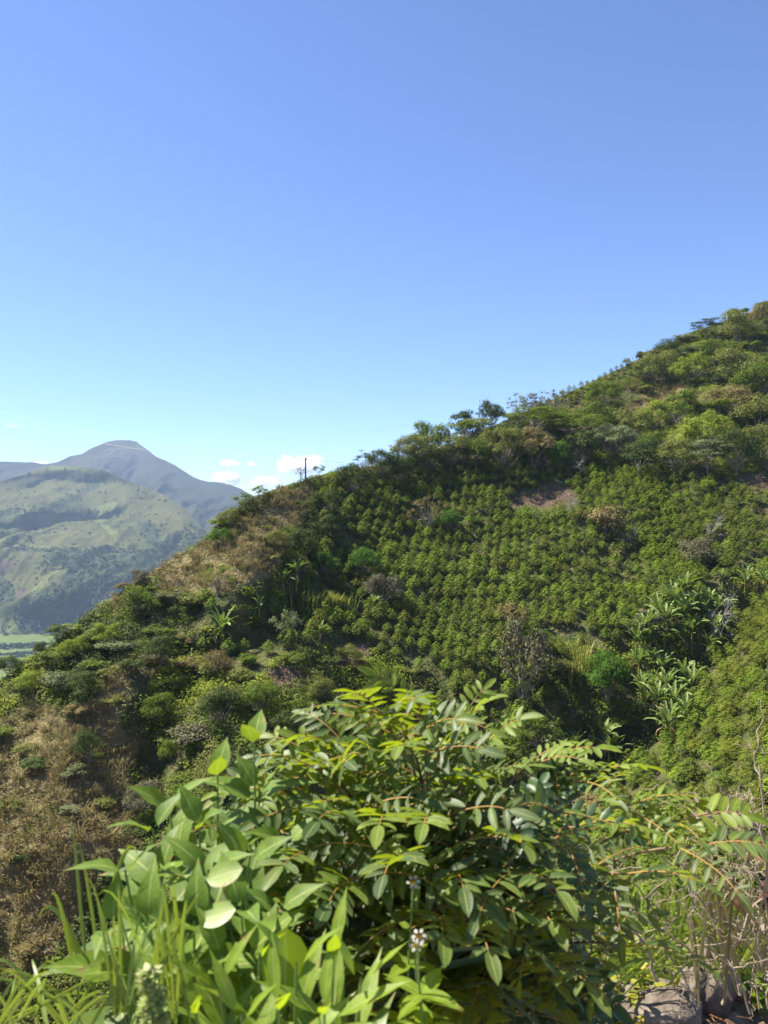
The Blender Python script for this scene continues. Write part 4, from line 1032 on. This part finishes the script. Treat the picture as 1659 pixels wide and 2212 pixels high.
M_NGRASS = leaf_mat('near_grass', [(0.07, 0.12, 0.022), (0.12, 0.19, 0.028), (0.19, 0.26, 0.05)], (0.40, 0.50, 0.03), 0.36, 0.4, 0.5, 0.0)
M_GSTEM = solid_mat('green_stem', (0.12, 0.20, 0.04), (0.18, 0.24, 0.06), 30, 0.6, 0)
M_DEADT = solid_mat('dead_twig', (0.22, 0.165, 0.12), (0.36, 0.28, 0.21), 25, 0.85, 0.3)
M_BRLEAF = leaf_mat('withered_leaves', [(0.13, 0.06, 0.035), (0.24, 0.12, 0.06), (0.30, 0.18, 0.09)], (0.4, 0.2, 0.08), 0.25, 0.7, 0.2, 0.0)
M_SHADELEAF = leaf_mat('shade_toned_leaves', [(0.022, 0.048, 0.016), (0.045, 0.085, 0.025), (0.10, 0.15, 0.06)], (0.15, 0.26, 0.02), 0.16, 0.45, 0.4, 0.0)  # leaf colour darkened to paint the shrub's inner shade, also on grass beneath it

def Q(dx, dy, d): return np.array([(dx * DS - CX) / FP * d, d, (CY - dy * DS) / FP * d])

NS = 8
def profile(kind, t):
    if kind == 'oblong': return np.clip(np.sin(math.pi * np.clip(t, 0, 1)) ** 0.55, 0.02, 1)
    if kind == 'ovate': return np.clip(np.sin(math.pi * t ** 0.62) ** 0.9 * (1 - t ** 3) ** 0.5 * 1.05, 0.02, 1)
    return np.clip(np.sin(math.pi * t ** 0.8) ** 0.8 * (1 - t ** 4), 0.02, 1)
def blades(geo, P, T, N, L, W, kind='oblong', droop=0.15, fold=0.18, wave=0.0, attr=None, mat=0, g=gf):
    """smooth curved leaves with a folded midrib"""
    n = len(P)
    if n == 0: return
    T, B, N = frames(np.asarray(T, float), np.asarray(N, float)); P = np.asarray(P, float)
    t = np.linspace(0, 1, NS); w = profile(kind, t)
    L = np.broadcast_to(L, (n,))[:, None]; W = np.broadcast_to(W, (n,))[:, None]
    dr = np.broadcast_to(droop, (n,))[:, None] * g.uniform(0.4, 1.5, (n, 1))
    z = -dr * L * (t ** 2)[None]
    mid = P[:, None] + T[:, None] * (L * t)[..., None] + N[:, None] * z[..., None]
    hw = (W * w[None] / 2)
    wv = wave * W * np.sin(t[None] * 14 + g.random((n, 1)) * 6) * w[None]
    fo = fold * g.uniform(0.5, 1.6, (n, 1)) * hw * 2
    Lf = mid + B[:, None] * hw[..., None] + N[:, None] * (fo + wv)[..., None]
    Rt = mid - B[:, None] * hw[..., None] + N[:, None] * (fo - wv)[..., None]
    V = np.stack([Lf, mid, Rt], 1)           # n,3,NS,3
    i = np.arange(NS - 1)
    base = np.concatenate([np.stack([i, i + NS, i + NS + 1, i + 1], 1), np.stack([i + NS, i + 2 * NS, i + 2 * NS + 1, i + NS + 1], 1)])
    Fq = base[None] + (np.arange(n) * 3 * NS)[:, None, None]
    a = g.random(n) if attr is None else np.broadcast_to(attr, (n,))
    lc = np.zeros((n, 3, NS, 3)); lc[:, 0, :, 0] = 1; lc[:, 2, :, 0] = -1; lc[..., 1] = t; lc[..., 2] = 0.5
    geo.add(V.reshape(-1, 3), Fq.reshape(-1, 4), np.repeat(a, len(base)), mat, lc.reshape(-1, 3))

def pinnate(lf, rc, p, d, up, L, pairs, ll, lw, leaf_tone=0.5, g=gf):
    """one compound leaf: stalk with paired oblong leaflets and an end leaflet"""
    d = norm(np.asarray(d, float)); up = norm(up - d * np.dot(up, d))
    e = d * L + np.array([0, 0, -0.18 * L])
    pts = bez(p, p + d * L * .35 + up * 0.02 * L, p + d * L * .7, p + e, 8)
    tube(rc, pts, np.linspace(0.0016, 0.0009, 8), 4)
    T = norm(np.gradient(pts, axis=0)); Ps, Ts, Ns, Ls = [], [], [], []
    for k in range(pairs):
        q = 0.16 + 0.80 * k / (pairs - 1); x = q * 7; i = min(6, int(x)); f = x - i
        c = pts[i] * (1 - f) + pts[i + 1] * f; t = T[i]; side = norm(np.cross(t, up)); nn = norm(np.cross(side, t))
        sz = 0.72 + 0.28 * math.sin(math.pi * min(1, 0.15 + q))
        for s in (-1, 1):
            if g.random() < 0.05: continue
            Ps.append(c); Ts.append(side * s * 0.86 + t * 0.42 + nn * g.normal(0.06, 0.13)); Ns.append(nn + 0.18 * g.normal(size=3) - side * s * 0.1); Ls.append(ll * sz * g.uniform(0.72, 1.14))
    Ps.append(pts[-1]); Ts.append(T[-1]); Ns.append(up); Ls.append(ll)
    n = len(Ps)
    blades(lf, np.array(Ps), np.array(Ts), np.array(Ns), np.array(Ls), np.array(Ls) * lw, 'oblong', 0.16, 0.16, 0.04, np.clip(leaf_tone + g.normal(0, 0.16, n), 0, 1), g=g)

# --- the large pinnate-leaved shrub in the centre
root_p = np.array([0.10, 1.75, -1.55])
lf, rc, st, inner = Geo(), Geo(), Geo(), Geo()
tips = [(835, 1525, 1.5), (860, 1570, 1.5), (775, 1600, 1.5), (905, 1560, 1.6), (700, 1655, 1.5), (985, 1590, 1.7), (610, 1700, 1.4), (560, 1790, 1.35), (680, 1665, 1.4), (750, 1640, 1.45),
        (1080, 1620, 1.65), (1150, 1640, 1.65), (900, 1640, 1.4), (1000, 1680, 1.45), (1250, 1690, 1.6), (1360, 1720, 1.6), (1460, 1750, 1.55), (1530, 1840, 1.45),
        (1370, 1870, 1.4), (1230, 1770, 1.4), (1070, 1790, 1.3), (950, 1760, 1.3), (850, 1750, 1.3), (760, 1770, 1.3), (690, 1830, 1.25), (640, 1900, 1.25),
        (1120, 1880, 1.25), (1160, 1960, 1.3), (1330, 2040, 1.35), (1000, 1890, 1.25), (870, 1860, 1.2), (770, 1900, 1.2), (1040, 1990, 1.2), (930, 1960, 1.2), (1170, 2060, 1.25)]
UP = np.array([0, 0, 1.0])
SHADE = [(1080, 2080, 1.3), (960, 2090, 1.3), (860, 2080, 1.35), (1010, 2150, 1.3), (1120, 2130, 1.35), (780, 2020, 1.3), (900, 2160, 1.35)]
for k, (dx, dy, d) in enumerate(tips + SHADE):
    tip = Q(dx + gf.normal(0, 14), dy + np.clip(gf.normal(8, 16), -10, 30), d); r0 = root_p + gf.normal(0, 0.03, 3) * [1, 1, 0]
    out = tip - r0
    c1_ = r0 + np.array([out[0] * 0.1, out[1] * 0.1, out[2] * 0.55 + 0.1]); c2_ = r0 + np.array([out[0] * 0.6, out[1] * 0.7, out[2] * 0.97])
    pts = bez(r0, c1_, c2_, tip, 22); tube(st, pts, np.linspace(0.0075, 0.0020, 22), 5)
    T = norm(np.gradient(pts, axis=0))
    yb = gf.uniform(0.35, 0.85) if dy < 1760 else gf.uniform(0.0, 0.5) * (1 if dy < 1850 else 0.6)  # top sprays younger and lighter; low sprays darkened to paint interior shade
    # leaves alternate along the outer part; terminal leaf
    for m, q in enumerate(np.linspace(0.62, 0.98, 6 if dx < 1100 else 4)):
        i = int(q * 21); sg = 1 if m % 2 else -1
        side = norm(np.cross(T[i], UP)); dd = T[i] * 0.55 + side * sg * gf.uniform(0.5, 1.0) + UP * gf.uniform(-0.1, 0.35) + 0.15 * gf.normal(size=3)
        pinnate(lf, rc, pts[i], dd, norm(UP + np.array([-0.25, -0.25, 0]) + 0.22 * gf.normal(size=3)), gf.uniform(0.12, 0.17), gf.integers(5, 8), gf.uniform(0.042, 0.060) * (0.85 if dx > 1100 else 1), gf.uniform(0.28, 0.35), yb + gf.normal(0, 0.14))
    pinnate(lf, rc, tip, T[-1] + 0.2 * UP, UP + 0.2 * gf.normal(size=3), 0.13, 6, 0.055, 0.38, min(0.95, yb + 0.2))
# smaller leaves inside the bush
n = 420
for k in range(n):
    c = Q(gf.uniform(640, 1230), gf.uniform(1730, 2200), gf.uniform(1.3, 1.75))
    dd = norm(np.array([gf.normal(), gf.normal() * 0.6 - 0.3, gf.normal() * 0.5]))
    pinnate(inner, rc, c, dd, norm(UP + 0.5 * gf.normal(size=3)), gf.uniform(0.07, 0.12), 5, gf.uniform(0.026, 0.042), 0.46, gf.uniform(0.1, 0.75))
    if k % 5 == 0: tube(st, bez(root_p + 0.03 * gf.normal(size=3), root_p + [0, 0, 0.4], c - dd * 0.1 - [0, 0, .15], c, 10), np.linspace(0.004, 0.0012, 10), 4)
root = empty('leafy_shrub', tuple(root_p), 'big roadside shrub of paired oval leaflets on orange stalks filling the lower middle', 'shrub')
def under(geo, nm, mat, root, smooth=True, **kw):
    o = geo.obj(nm, mat, smooth=smooth, **kw); o.parent = root; o.matrix_parent_inverse = Matrix.Translation(root.location).inverted() if root.rotation_euler.z == 0 else root.matrix_basis.inverted()
    return o
under(lf, 'foliage', M_PIN, root); under(inner, 'inner_foliage', M_SHADELEAF, root, label='smaller leaflets deep inside the shrub'); under(rc, 'leaf_stalks', M_RACH, root); under(st, 'branches', M_TWIG, root)

# --- broad-leaved plant towards the left
def opp_plant(name, base, tips, L, Wr, mat, label, cat, kind='ovate', stem=M_GSTEM, leaf_tone=0.5, gap=0.075, frac=0.35, up=0.45, droop=0.42, r=0.004, seed=1):
    g = np.random.default_rng(seed); lf, st = Geo(), Geo(); base = np.array(base, float)
    for (dx, dy, d) in tips:
        tip = Q(dx, dy, d); b = base + g.normal(0, 0.05, 3) * [1, 1, 0]; out = tip - b; ln = np.linalg.norm(out)
        pts = bez(b, b + [out[0] * .2, out[1] * .2, out[2] * .45], b + [out[0] * .8, out[1] * .8, out[2] * .75], tip, 20)
        tube(st, pts, np.linspace(r, r * 0.4, 20), 5); T = norm(np.gradient(pts, axis=0))
        nn = max(2, int(ln * (1 - frac) / gap)); ph = g.random() * 3
        P, TT, NN, LL, AA = [], [], [], [], []
        for k in range(nn + 1):
            q = frac + (1 - frac) * k / nn; i = min(19, int(q * 19)); a = ph + k * 1.57
            A = norm(np.cross(T[i], [0.3, 1, 0.1])); B = np.cross(T[i], A)
            for s in (0, math.pi):
                o_ = A * math.cos(a + s) + B * math.sin(a + s); top = k >= nn - 1
                dv = o_ + T[i] * (1.5 if k == nn else 0.9 if top else up) + 0.15 * g.normal(size=3)
                P.append(pts[i] + o_ * 0.008); TT.append(dv); NN.append(T[i] * 1.0 - o_ * 0.3 + 0.2 * g.normal(size=3) + [-0.2, -0.2, .3])
                LL.append(L * (0.55 if k == nn else 0.8 if top else g.uniform(0.8, 1.15))); AA.append(min(1, leaf_tone + (0.35 if top else 0) + g.normal(0, 0.15)))
        blades(lf, np.array(P), np.array(TT), np.array(NN), np.array(LL), np.array(LL) * Wr, kind, droop, 0.10, 0.06, np.clip(AA, 0, 1), g=g)
    rt = empty(name, tuple(base), label, cat); under(lf, 'foliage', mat, rt); under(st, 'stems', stem, rt); return rt
opp_plant('broad_leaf_plant', (-0.30, 1.45, -1.6), [(548, 1600, 1.3), (470, 1670, 1.3), (365, 1740, 1.2), (330, 1790, 1.15), (430, 1780, 1.15), (560, 1700, 1.3), (270, 1880, 1.1), (350, 1880, 1.1), (450, 1880, 1.05), (540, 1850, 1.1),
          (240, 2000, 1.05), (320, 1990, 1.0), (420, 1990, 1.0), (520, 1960, 1.0), (600, 1960, 1.05), (620, 1820, 1.2), (280, 2100, 1.0), (480, 2060, 0.98)],
          0.118, 0.50, M_BROAD, 'tall plant with pointed broad pale green leaves beside the big shrub', 'plant', seed=3)
# --- lance-leaved plant at the bottom edge
opp_plant('lance_leaf_plant', (-0.10, 1.0, -1.5), [(560, 2060, 0.95), (470, 2120, 0.9), (640, 2080, 0.9), (720, 2060, 0.9), (780, 2110, 0.92), (600, 2170, 0.85), (520, 2190, 0.85), (700, 2180, 0.85), (420, 2180, 0.9)],
          0.125, 0.24, M_LANCE, 'bright yellow-green plant with long lance leaves at the bottom edge', 'plant', 'lance', up=0.9, droop=0.18, gap=0.05, frac=0.5, seed=5)
g = Geo(); blades(g, [Q(615, 2160, 0.95), Q(430, 1990, 1.0), Q(445, 1900, 1.0)], [(0, 0.1, 1.0), (0.3, 0, 0.1), (0.5, 0, 0.15)], [(0.1, -1, 0.2), (0, -0.6, 1), (0, -0.7, 1)], [0.085, 0.05, 0.05], [0.06, 0.035, 0.036], 'oblong', 0.02, 0.06, attr=0.9)
tube(g, bez((-0.12, 0.98, -1.4), (-0.14, 0.96, -1.1), Q(620, 2230, .95), Q(615, 2160, .95)), 0.002, 4, attr=0.3)
g.obj('round_leaf_seedling', M_LANCE, smooth=True, label='seedling with one large rounded translucent leaf at the bottom edge', cat='plant')

# --- grasses
def near_grass(name, specs, mat, label, W=0.006, seed=1, cat='grass tuft', base=None, n=9):
    g = np.random.default_rng(seed); geo = Geo()
    for (x0, y0, d0, x1, y1, arch) in specs:
        a, b = Q(x0, y0, d0), Q(x1, y1, d0 + g.normal(0, 0.04))
        m1 = a + (b - a) * .35 + [0, 0, arch * .5]; m2 = a + (b - a) * .75 + [0, 0, arch]
        pts = bez(a, m1, m2, b, n); T = norm(np.gradient(pts, axis=0)); sd = norm(np.cross(T, [0.25 * g.normal(), -1, 0.4 * g.normal()]))
        w = W * g.uniform(0.6, 1.2) * np.array([0.55, .8, 1, 1, 1, .9, .7, .45, .04])[:, None] / 2
        nrm = np.cross(sd, T); V_ = np.concatenate([pts - sd * w + nrm * w * .3, pts, pts + sd * w + nrm * w * .3]); i = np.arange(n - 1)
        geo.add(V_, np.concatenate([np.stack([i, i + n, i + n + 1, i + 1], 1), np.stack([i + n, i + 2 * n, i + 2 * n + 1, i + n + 1], 1)]), g.random())
    return geo.obj(name, mat, smooth=True, label=label, cat=cat)
g1 = [(180, 2120, 1.1, 120, 1950, .03), (190, 2130, 1.1, 155, 1770, .02), (200, 2100, 1.1, 300, 1850, .10), (170, 2150, 1.1, 110, 1935, .06), (210, 2150, 1.1, 80, 1990, .09), (220, 2120, 1.1, 170, 1820, .03)]
near_grass('tall_grass', g1, M_NGRASS, 'few tall thin grass blades arching against the brown slope', 0.007, 2)
sp = [(gf.uniform(240, 420), gf.uniform(2160, 2230), gf.uniform(.85, 1.0), gf.uniform(180, 470), gf.uniform(1880, 2080), gf.uniform(0.0, .07)) for _ in range(34)]
near_grass('grass_tuft', sp, M_NGRASS, 'dense tuft of bright grass under the broad-leaved plant', 0.0042, 3)
sp = [(gf.uniform(-60, 200), gf.uniform(2180, 2260), gf.uniform(.95, 1.2), gf.uniform(-60, 260), gf.uniform(2070, 2180), gf.uniform(0.01, .05)) for _ in range(34)]
near_grass('grass_tuft', sp, M_NGRASS, 'low arching grass in the bottom corner beneath the brown slope', 0.005, 4)
sp = [(gf.uniform(1420, 1640), gf.uniform(2060, 2120), gf.uniform(2.2, 2.7), gf.uniform(1380, 1659), gf.uniform(1850, 2030), gf.uniform(0.0, .12)) for _ in range(70)]
near_grass('grass_tuft', sp, M_NGRASS, 'fresh green grass clump beside the dead twigs and rocks', 0.010, 6)
sp = [(gf.uniform(1230, 1500), gf.uniform(2080, 2150), gf.uniform(2.1, 2.6), gf.uniform(1200, 1540), gf.uniform(1960, 2090), gf.uniform(0.0, .06)) for _ in range(70)]
near_grass('grass_tuft', sp, M_NGRASS, 'short grass and weeds behind the pale rock', 0.012, 7)
sp = [(gf.uniform(1500, 1700), gf.uniform(2050, 2190), gf.uniform(2.0, 2.6), gf.uniform(1430, 1700), gf.uniform(1820, 2060), gf.uniform(0.0, .2)) for _ in range(70)]
near_grass('dead_grass', sp, M_DRYG, 'dead straw-coloured grass tangled with the dead twigs', 0.008, 8)
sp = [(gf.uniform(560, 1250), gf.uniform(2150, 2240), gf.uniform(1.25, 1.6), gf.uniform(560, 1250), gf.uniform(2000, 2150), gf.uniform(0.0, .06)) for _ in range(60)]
near_grass('grass_tuft', sp, M_SHADELEAF, 'shaded grass at the foot of the big shrub', 0.012, 9)

# --- daisy with white petals
M_PETAL = leaf_mat('white_petals', [(0.36, 0.34, 0.28), (0.45, 0.43, 0.36)], (0.8, 0.8, 0.75), 0.2, 0.6, 0.3, 0.0)
M_YC = solid_mat('flower_centre', (0.55, 0.30, 0.02), (0.75, 0.45, 0.03), 60, 0.8, 0.3)
def daisy(dx, dy, d, label, sx_=0.0, seed=1):
    g = np.random.default_rng(seed); h = Q(dx, dy, d); b = Q(dx + sx_, 2300, d)
    rt = empty('daisy', tuple(b), label, 'flower')
    s, pt, c, l = Geo(), Geo(), Geo(), Geo()
    tube(s, bez(b, b + [0, 0, .05], h - [0.004, 0, .06], h, 9), np.linspace(0.0022, 0.0012, 9), 5)
    N = norm(np.array([-0.1, -0.6, 0.75])); A = norm(np.cross(N, [0, 1, 0.2])); B = np.cross(N, A)
    an = np.linspace(0, 2 * math.pi, 7)[:-1]; D = A[None] * np.cos(an)[:, None] + B[None] * np.sin(an)[:, None]
    blades(pt, h + D * 0.004, D, np.repeat(N[None], 6, 0), 0.0062, 0.0046, 'oblong', 0.15, 0.05, g=g)
    for k in range(4): tube(c, [h - N * 0.001, h + N * (0.003 + 0.0005 * k)], [0.0034 - .0007 * k, 0.0026 - .0007 * k], 8)
    for k, q in enumerate((0.25, 0.55)):
        p = b + (h - b) * q; an = np.linspace(0, 2 * math.pi, 5)[:-1] + k
        D = np.stack([np.cos(an), np.sin(an), 0.25 + 0 * an], 1); blades(l, np.repeat(p[None], 4, 0), D, np.repeat([[0, 0, 1.0]], 4, 0) + .1 * g.normal(size=(4, 3)), 0.06, 0.022, 'lance', .2, .1, g=g)
    under(s, 'stem', M_GSTEM, rt); under(pt, 'petals', M_PETAL, rt); under(c, 'flower_head', M_YC, rt); under(l, 'foliage', M_LANCE, rt)
daisy(905, 2022, 1.0, 'white daisy with a yellow centre on a thin stem before the dark shrub base', 12, 1)
daisy(898, 2040, 1.02, 'second white daisy, just under the first one', 30, 2)
daisy(893, 1905, 1.1, 'small white daisy half hidden higher up in the big shrub', -20, 3)
# --- pale flower spike at the bottom edge
g, gs2 = Geo(), Geo(); b = Q(335, 2290, 0.85); tp_ = Q(322, 2100, 0.85); n = 150
t = gf.random(n); an = gf.random(n) * 6.28; rr = 0.017 * (1 - 0.55 * t)
D = np.stack([np.cos(an), np.sin(an), 0.5 + 0 * an], 1)
blades(g, b + (tp_ - b) * (0.2 + .8 * t)[:, None] + D * rr[:, None] * .4, D, np.repeat([[0, 0, 1.0]], n, 0) + .4 * gf.normal(size=(n, 3)), 0.013, 0.008, 'ovate', .2, .1)
M_CREAM = leaf_mat('cream_bracts', [(0.18, 0.26, 0.07), (0.30, 0.35, 0.12), (0.40, 0.40, 0.2)], (0.5, 0.55, 0.2), 0.3, 0.6, 0.3, 0.0)
tube(gs2, [b, tp_], 0.002, 5)
root = empty('flower_spike', tuple(b), 'cream and pale green flower spike at the bottom edge', 'flower'); under(g, 'florets', M_CREAM, root); under(gs2, 'stem', M_GSTEM, root)

# --- dead branchy shrub on the right
g = Geo(); gd = np.random.default_rng(77)
def twig(a, c, b, r): pts = bez(a, a + (c - a) * .66, b + (c - b) * .66, b, 12); pts[1:-1] += gd.normal(0, .006, (10, 3)); tube(g, pts, np.linspace(r, r * .45, 12), 5); return pts
main = [(1700, 2100, 2.0, 1560, 1640, 1500, 1790), (1720, 1950, 2.0, 1640, 1700, 1500, 1770), (1700, 1900, 2.1, 1650, 1850, 1500, 1745), (1690, 2000, 1.9, 1640, 1850, 1640, 1650), (1710, 1800, 2.0, 1600, 1790, 1560, 1750),
        (1600, 2150, 2.2, 1560, 1950, 1430, 1850), (1580, 2160, 2.1, 1500, 2030, 1310, 1940), (1660, 2180, 2.0, 1640, 1990, 1600, 1800), (1640, 2180, 2.2, 1600, 2000, 1650, 1760), (1500, 2150, 2.2, 1430, 2050, 1370, 1880),
        (1420, 2120, 2.0, 1380, 2000, 1290, 1880), (1690, 2150, 2.0, 1700, 1900, 1560, 1700), (1560, 2170, 2.1, 1580, 2000, 1690, 1880), (1480, 2160, 2.2, 1400, 1990, 1240, 1960), (1620, 2190, 1.9, 1570, 2050, 1480, 1990)]
for (x0, y0, d, xc, yc, x1, y1) in main:
    pts = twig(Q(x0, y0, d), Q(xc, yc, d), Q(x1, y1, d - 0.05), gd.uniform(0.0028, 0.0052))
    for _ in range(4):
        i = gd.integers(3, 11); e = pts[i] + np.array([gd.normal(-0.02, .10), gd.normal(0, .06), gd.normal(0.03, .09)]); q = twig(pts[i], (pts[i] + e) / 2 + gd.normal(0, .015, 3), e, 0.0018)
        for _ in range(2):
            j = gd.integers(4, 11); e2 = q[j] + gd.normal(0, .05, 3); twig(q[j], (q[j] + e2) / 2, e2, 0.001)
root = empty('dead_shrub', tuple(Q(1640, 2180, 2.1)), 'tangle of bare grey-brown branches at the right edge above the rocks', 'dead shrub')
under(g, 'branches', M_DEADT, root)
g = Geo(); n = 16; P_ = np.array([Q(gd.uniform(1590, 1680), gd.uniform(1790, 1990), gd.uniform(1.9, 2.1)) for _ in range(n)])
blades(g, P_, gd.normal(size=(n, 3)) * [.4, .3, .6] + [0, 0, -1.2], gd.normal(size=(n, 3)) + [0, -.8, 0], 0.05, 0.022, 'ovate', .3, .3, .06, g=gd)
under(g, 'withered_leaves', M_BRLEAF, root)

# --- yellowish weeds, sprout, leaf litter, rocks
def weed(name, pts_, L, W, mat, label, seed, per=9):
    g = np.random.default_rng(seed); geo = Geo()
    for (dx, dy, d, hh) in pts_:
        b = Q(dx, dy, d); b[2] = verge_z(b[0], b[1]) if b[1] < edge_y(b[0]) + .3 else b[2]
        for k in range(per):
            t_ = b + np.array([g.normal(0, hh * .35), g.normal(0, hh * .35), hh * g.uniform(.4, 1.1)]); tube(geo, [b, (b + t_) / 2 + g.normal(0, .006, 3), t_], [.0018, .0015, .001], 4, attr=0.2)
            m_ = 5; P = np.repeat(b[None], m_, 0) + (t_ - b) * np.linspace(.4, 1, m_)[:, None]
            blades(geo, P, g.normal(size=(m_, 3)) * [1, 1, .4] + [0, 0, .35], g.normal(size=(m_, 3)) * .4 + [0, -.2, 1], L * g.uniform(.7, 1.2), L * W, 'ovate', .2, .12, g=g)
    return geo.obj(name, mat, smooth=True, label=label, cat='plant')
M_YW = leaf_mat('yellowing_leaves', [(0.14, 0.19, 0.025), (0.26, 0.26, 0.03), (0.38, 0.32, 0.03)], (0.5, 0.42, 0.03), 0.35, 0.5, 0.3, 0.0)
weed('weed_patch', [(1290, 2090, 2.3, .16), (1350, 2075, 2.4, .15), (1410, 2095, 2.3, .12), (1330, 2120, 2.2, .10), (1250, 2120, 2.2, .10)], 0.05, 0.42, M_YW, 'yellow and lime weeds growing behind the pale rock', 3)
weed('weed_patch', [(1480, 2080, 2.4, .14), (1540, 2100, 2.4, .14), (1600, 2090, 2.4, .14), (1640, 2120, 2.3, .12), (1560, 2060, 2.5, .16)], 0.045, 0.45, M_LANCE, 'green leafy weeds under the dead branches', 4)
weed('sprout', [(1450, 2200, 1.9, .09)], 0.055, 0.5, M_LANCE, 'small bright sprout growing on the soil in front of the pale rock', 5, 4)
weed('weed_patch', [(60, 2170, 1.1, .12), (130, 2190, 1.1, .10), (20, 2210, 1.1, .12), (200, 2200, 1.05, .09), (-30, 2150, 1.2, .14)], 0.045, 0.5, M_YW, 'yellowing small-leaved weeds in the bottom corner', 6)
weed('weed_patch', [(40, 2130, 1.4, .12), (100, 2140, 1.4, .12), (160, 2160, 1.3, .12), (0, 2140, 1.4, .16)], 0.05, 0.5, M_NGRASS, 'green weeds behind the yellowing ones in the bottom corner', 7)

def rock(dx, dy, d, sx_, sy_, sz_, label, seed):
    g = Geo(); nu, nv = 40, 24; th = np.linspace(0, 2 * math.pi, nu + 1)[None]; ph = np.linspace(0.01, math.pi - 0.01, nv)[:, None]
    P = np.stack([np.cos(th) * np.sin(ph), np.sin(th) * np.sin(ph), np.cos(ph) + 0 * th], -1)
    P = np.sign(P) * np.abs(P) ** 0.72
    a = P[..., 0] * 2.1 + P[..., 2] * 1.3; b = P[..., 1] * 2.1 - P[..., 2]
    P = P * (1 + 0.22 * fbm(a, b, seed, 3) + 0.05 * fbm(a * 5, b * 5, seed + 4, 3))[..., None] * [sx_, sy_, sz_]
    i = np.arange(nv - 1)[:, None] * (nu + 1); j = np.arange(nu)[None]
    g.add(P.reshape(-1, 3), np.stack([i + j + nu + 1, i + j + nu + 2, i + j + 1, i + j], -1).reshape(-1, 4))
    c = Q(dx, dy, d); c[2] = verge_z(c[0], c[1]) + sz_ * .35
    o = g.obj('rock', M_ROCK, smooth=True, label=label, cat='rock', group='rocks on the verge', loc=tuple(c)); o.rotation_euler = (0.1, 0.15, seed)
M_ROCK = solid_mat('rock_surface', (0.085, 0.065, 0.048), (0.20, 0.165, 0.13), 14, 0.9, 1.0, 12)
rock(1400, 2160, 2.25, 0.15, 0.10, 0.075, 'pale flat-topped rock below the yellow weeds', 91)
rock(1510, 2140, 2.4, 0.13, 0.11, 0.09, 'grey-brown rock behind the pale one', 92)
rock(1260, 2185, 2.15, 0.12, 0.08, 0.04, 'low flat stone near the foot of the big shrub', 93)
rock(1590, 2190, 2.1, 0.06, 0.05, 0.035, 'small stone nearest the frame corner', 94)
g = Geo(); n = 900; xy = np.stack([gf.uniform(0.3, 1.9, n), gf.uniform(1.6, 2.9, n)], 1); xy = xy[xy[:, 1] < edge_y(xy[:, 0])]; n = len(xy)
blades(g, np.c_[xy, verge_z(xy[:, 0], xy[:, 1]) + .008], gf.normal(size=(n, 3)) * [1, 1, .25], gf.normal(size=(n, 3)) * .5 + [0, 0, 1], gf.uniform(.015, .05, n), 0.012, 'ovate', .3, .2)
for k in range(420):
    p = np.array([gf.uniform(.3, 1.9), gf.uniform(1.7, 2.6), 0]); p[2] = verge_z(p[0], p[1]) + .01; e = p + gf.normal(0, .07, 3) * [1, 1, .15]; tube(g, [p, (p + e) / 2 + [0, 0, .006], e], .0016, 4, attr=gf.random())
g.obj('leaf_litter', M_BRLEAF, label='withered leaves and broken straw lying on the verge soil', kind='stuff')

SC.cycles.volume_bounces = 8
SC.cycles.adaptive_threshold = 0.006
# ---------------------------------------------------------------- haze in the valley air
hm, hn, hl = new_mat('haze_air'); pv = hn.new('ShaderNodeVolumePrincipled'); pv.inputs['Color'].default_value = (0.50, 0.67, 1.0, 1)
pv.inputs['Density'].default_value = 0.000085; pv.inputs['Anisotropy'].default_value = 0.0
ho = hn.new('ShaderNodeOutputMaterial'); hl.new(pv.outputs[0], ho.inputs['Volume'])
g = Geo(); x0, x1, y0, y1, z0, z1 = -5950, 5950, -1550, 5950, -1450, 470
Vb = [(x, y, z) for z in (z0, z1) for x, y in ((x0, y0), (x1, y0), (x1, y1), (x0, y1))]
g.add(Vb, [(3, 2, 1, 0), (4, 5, 6, 7), (0, 1, 5, 4), (1, 2, 6, 5), (2, 3, 7, 6), (3, 0, 4, 7)])
g.obj('haze', hm, kind='stuff')
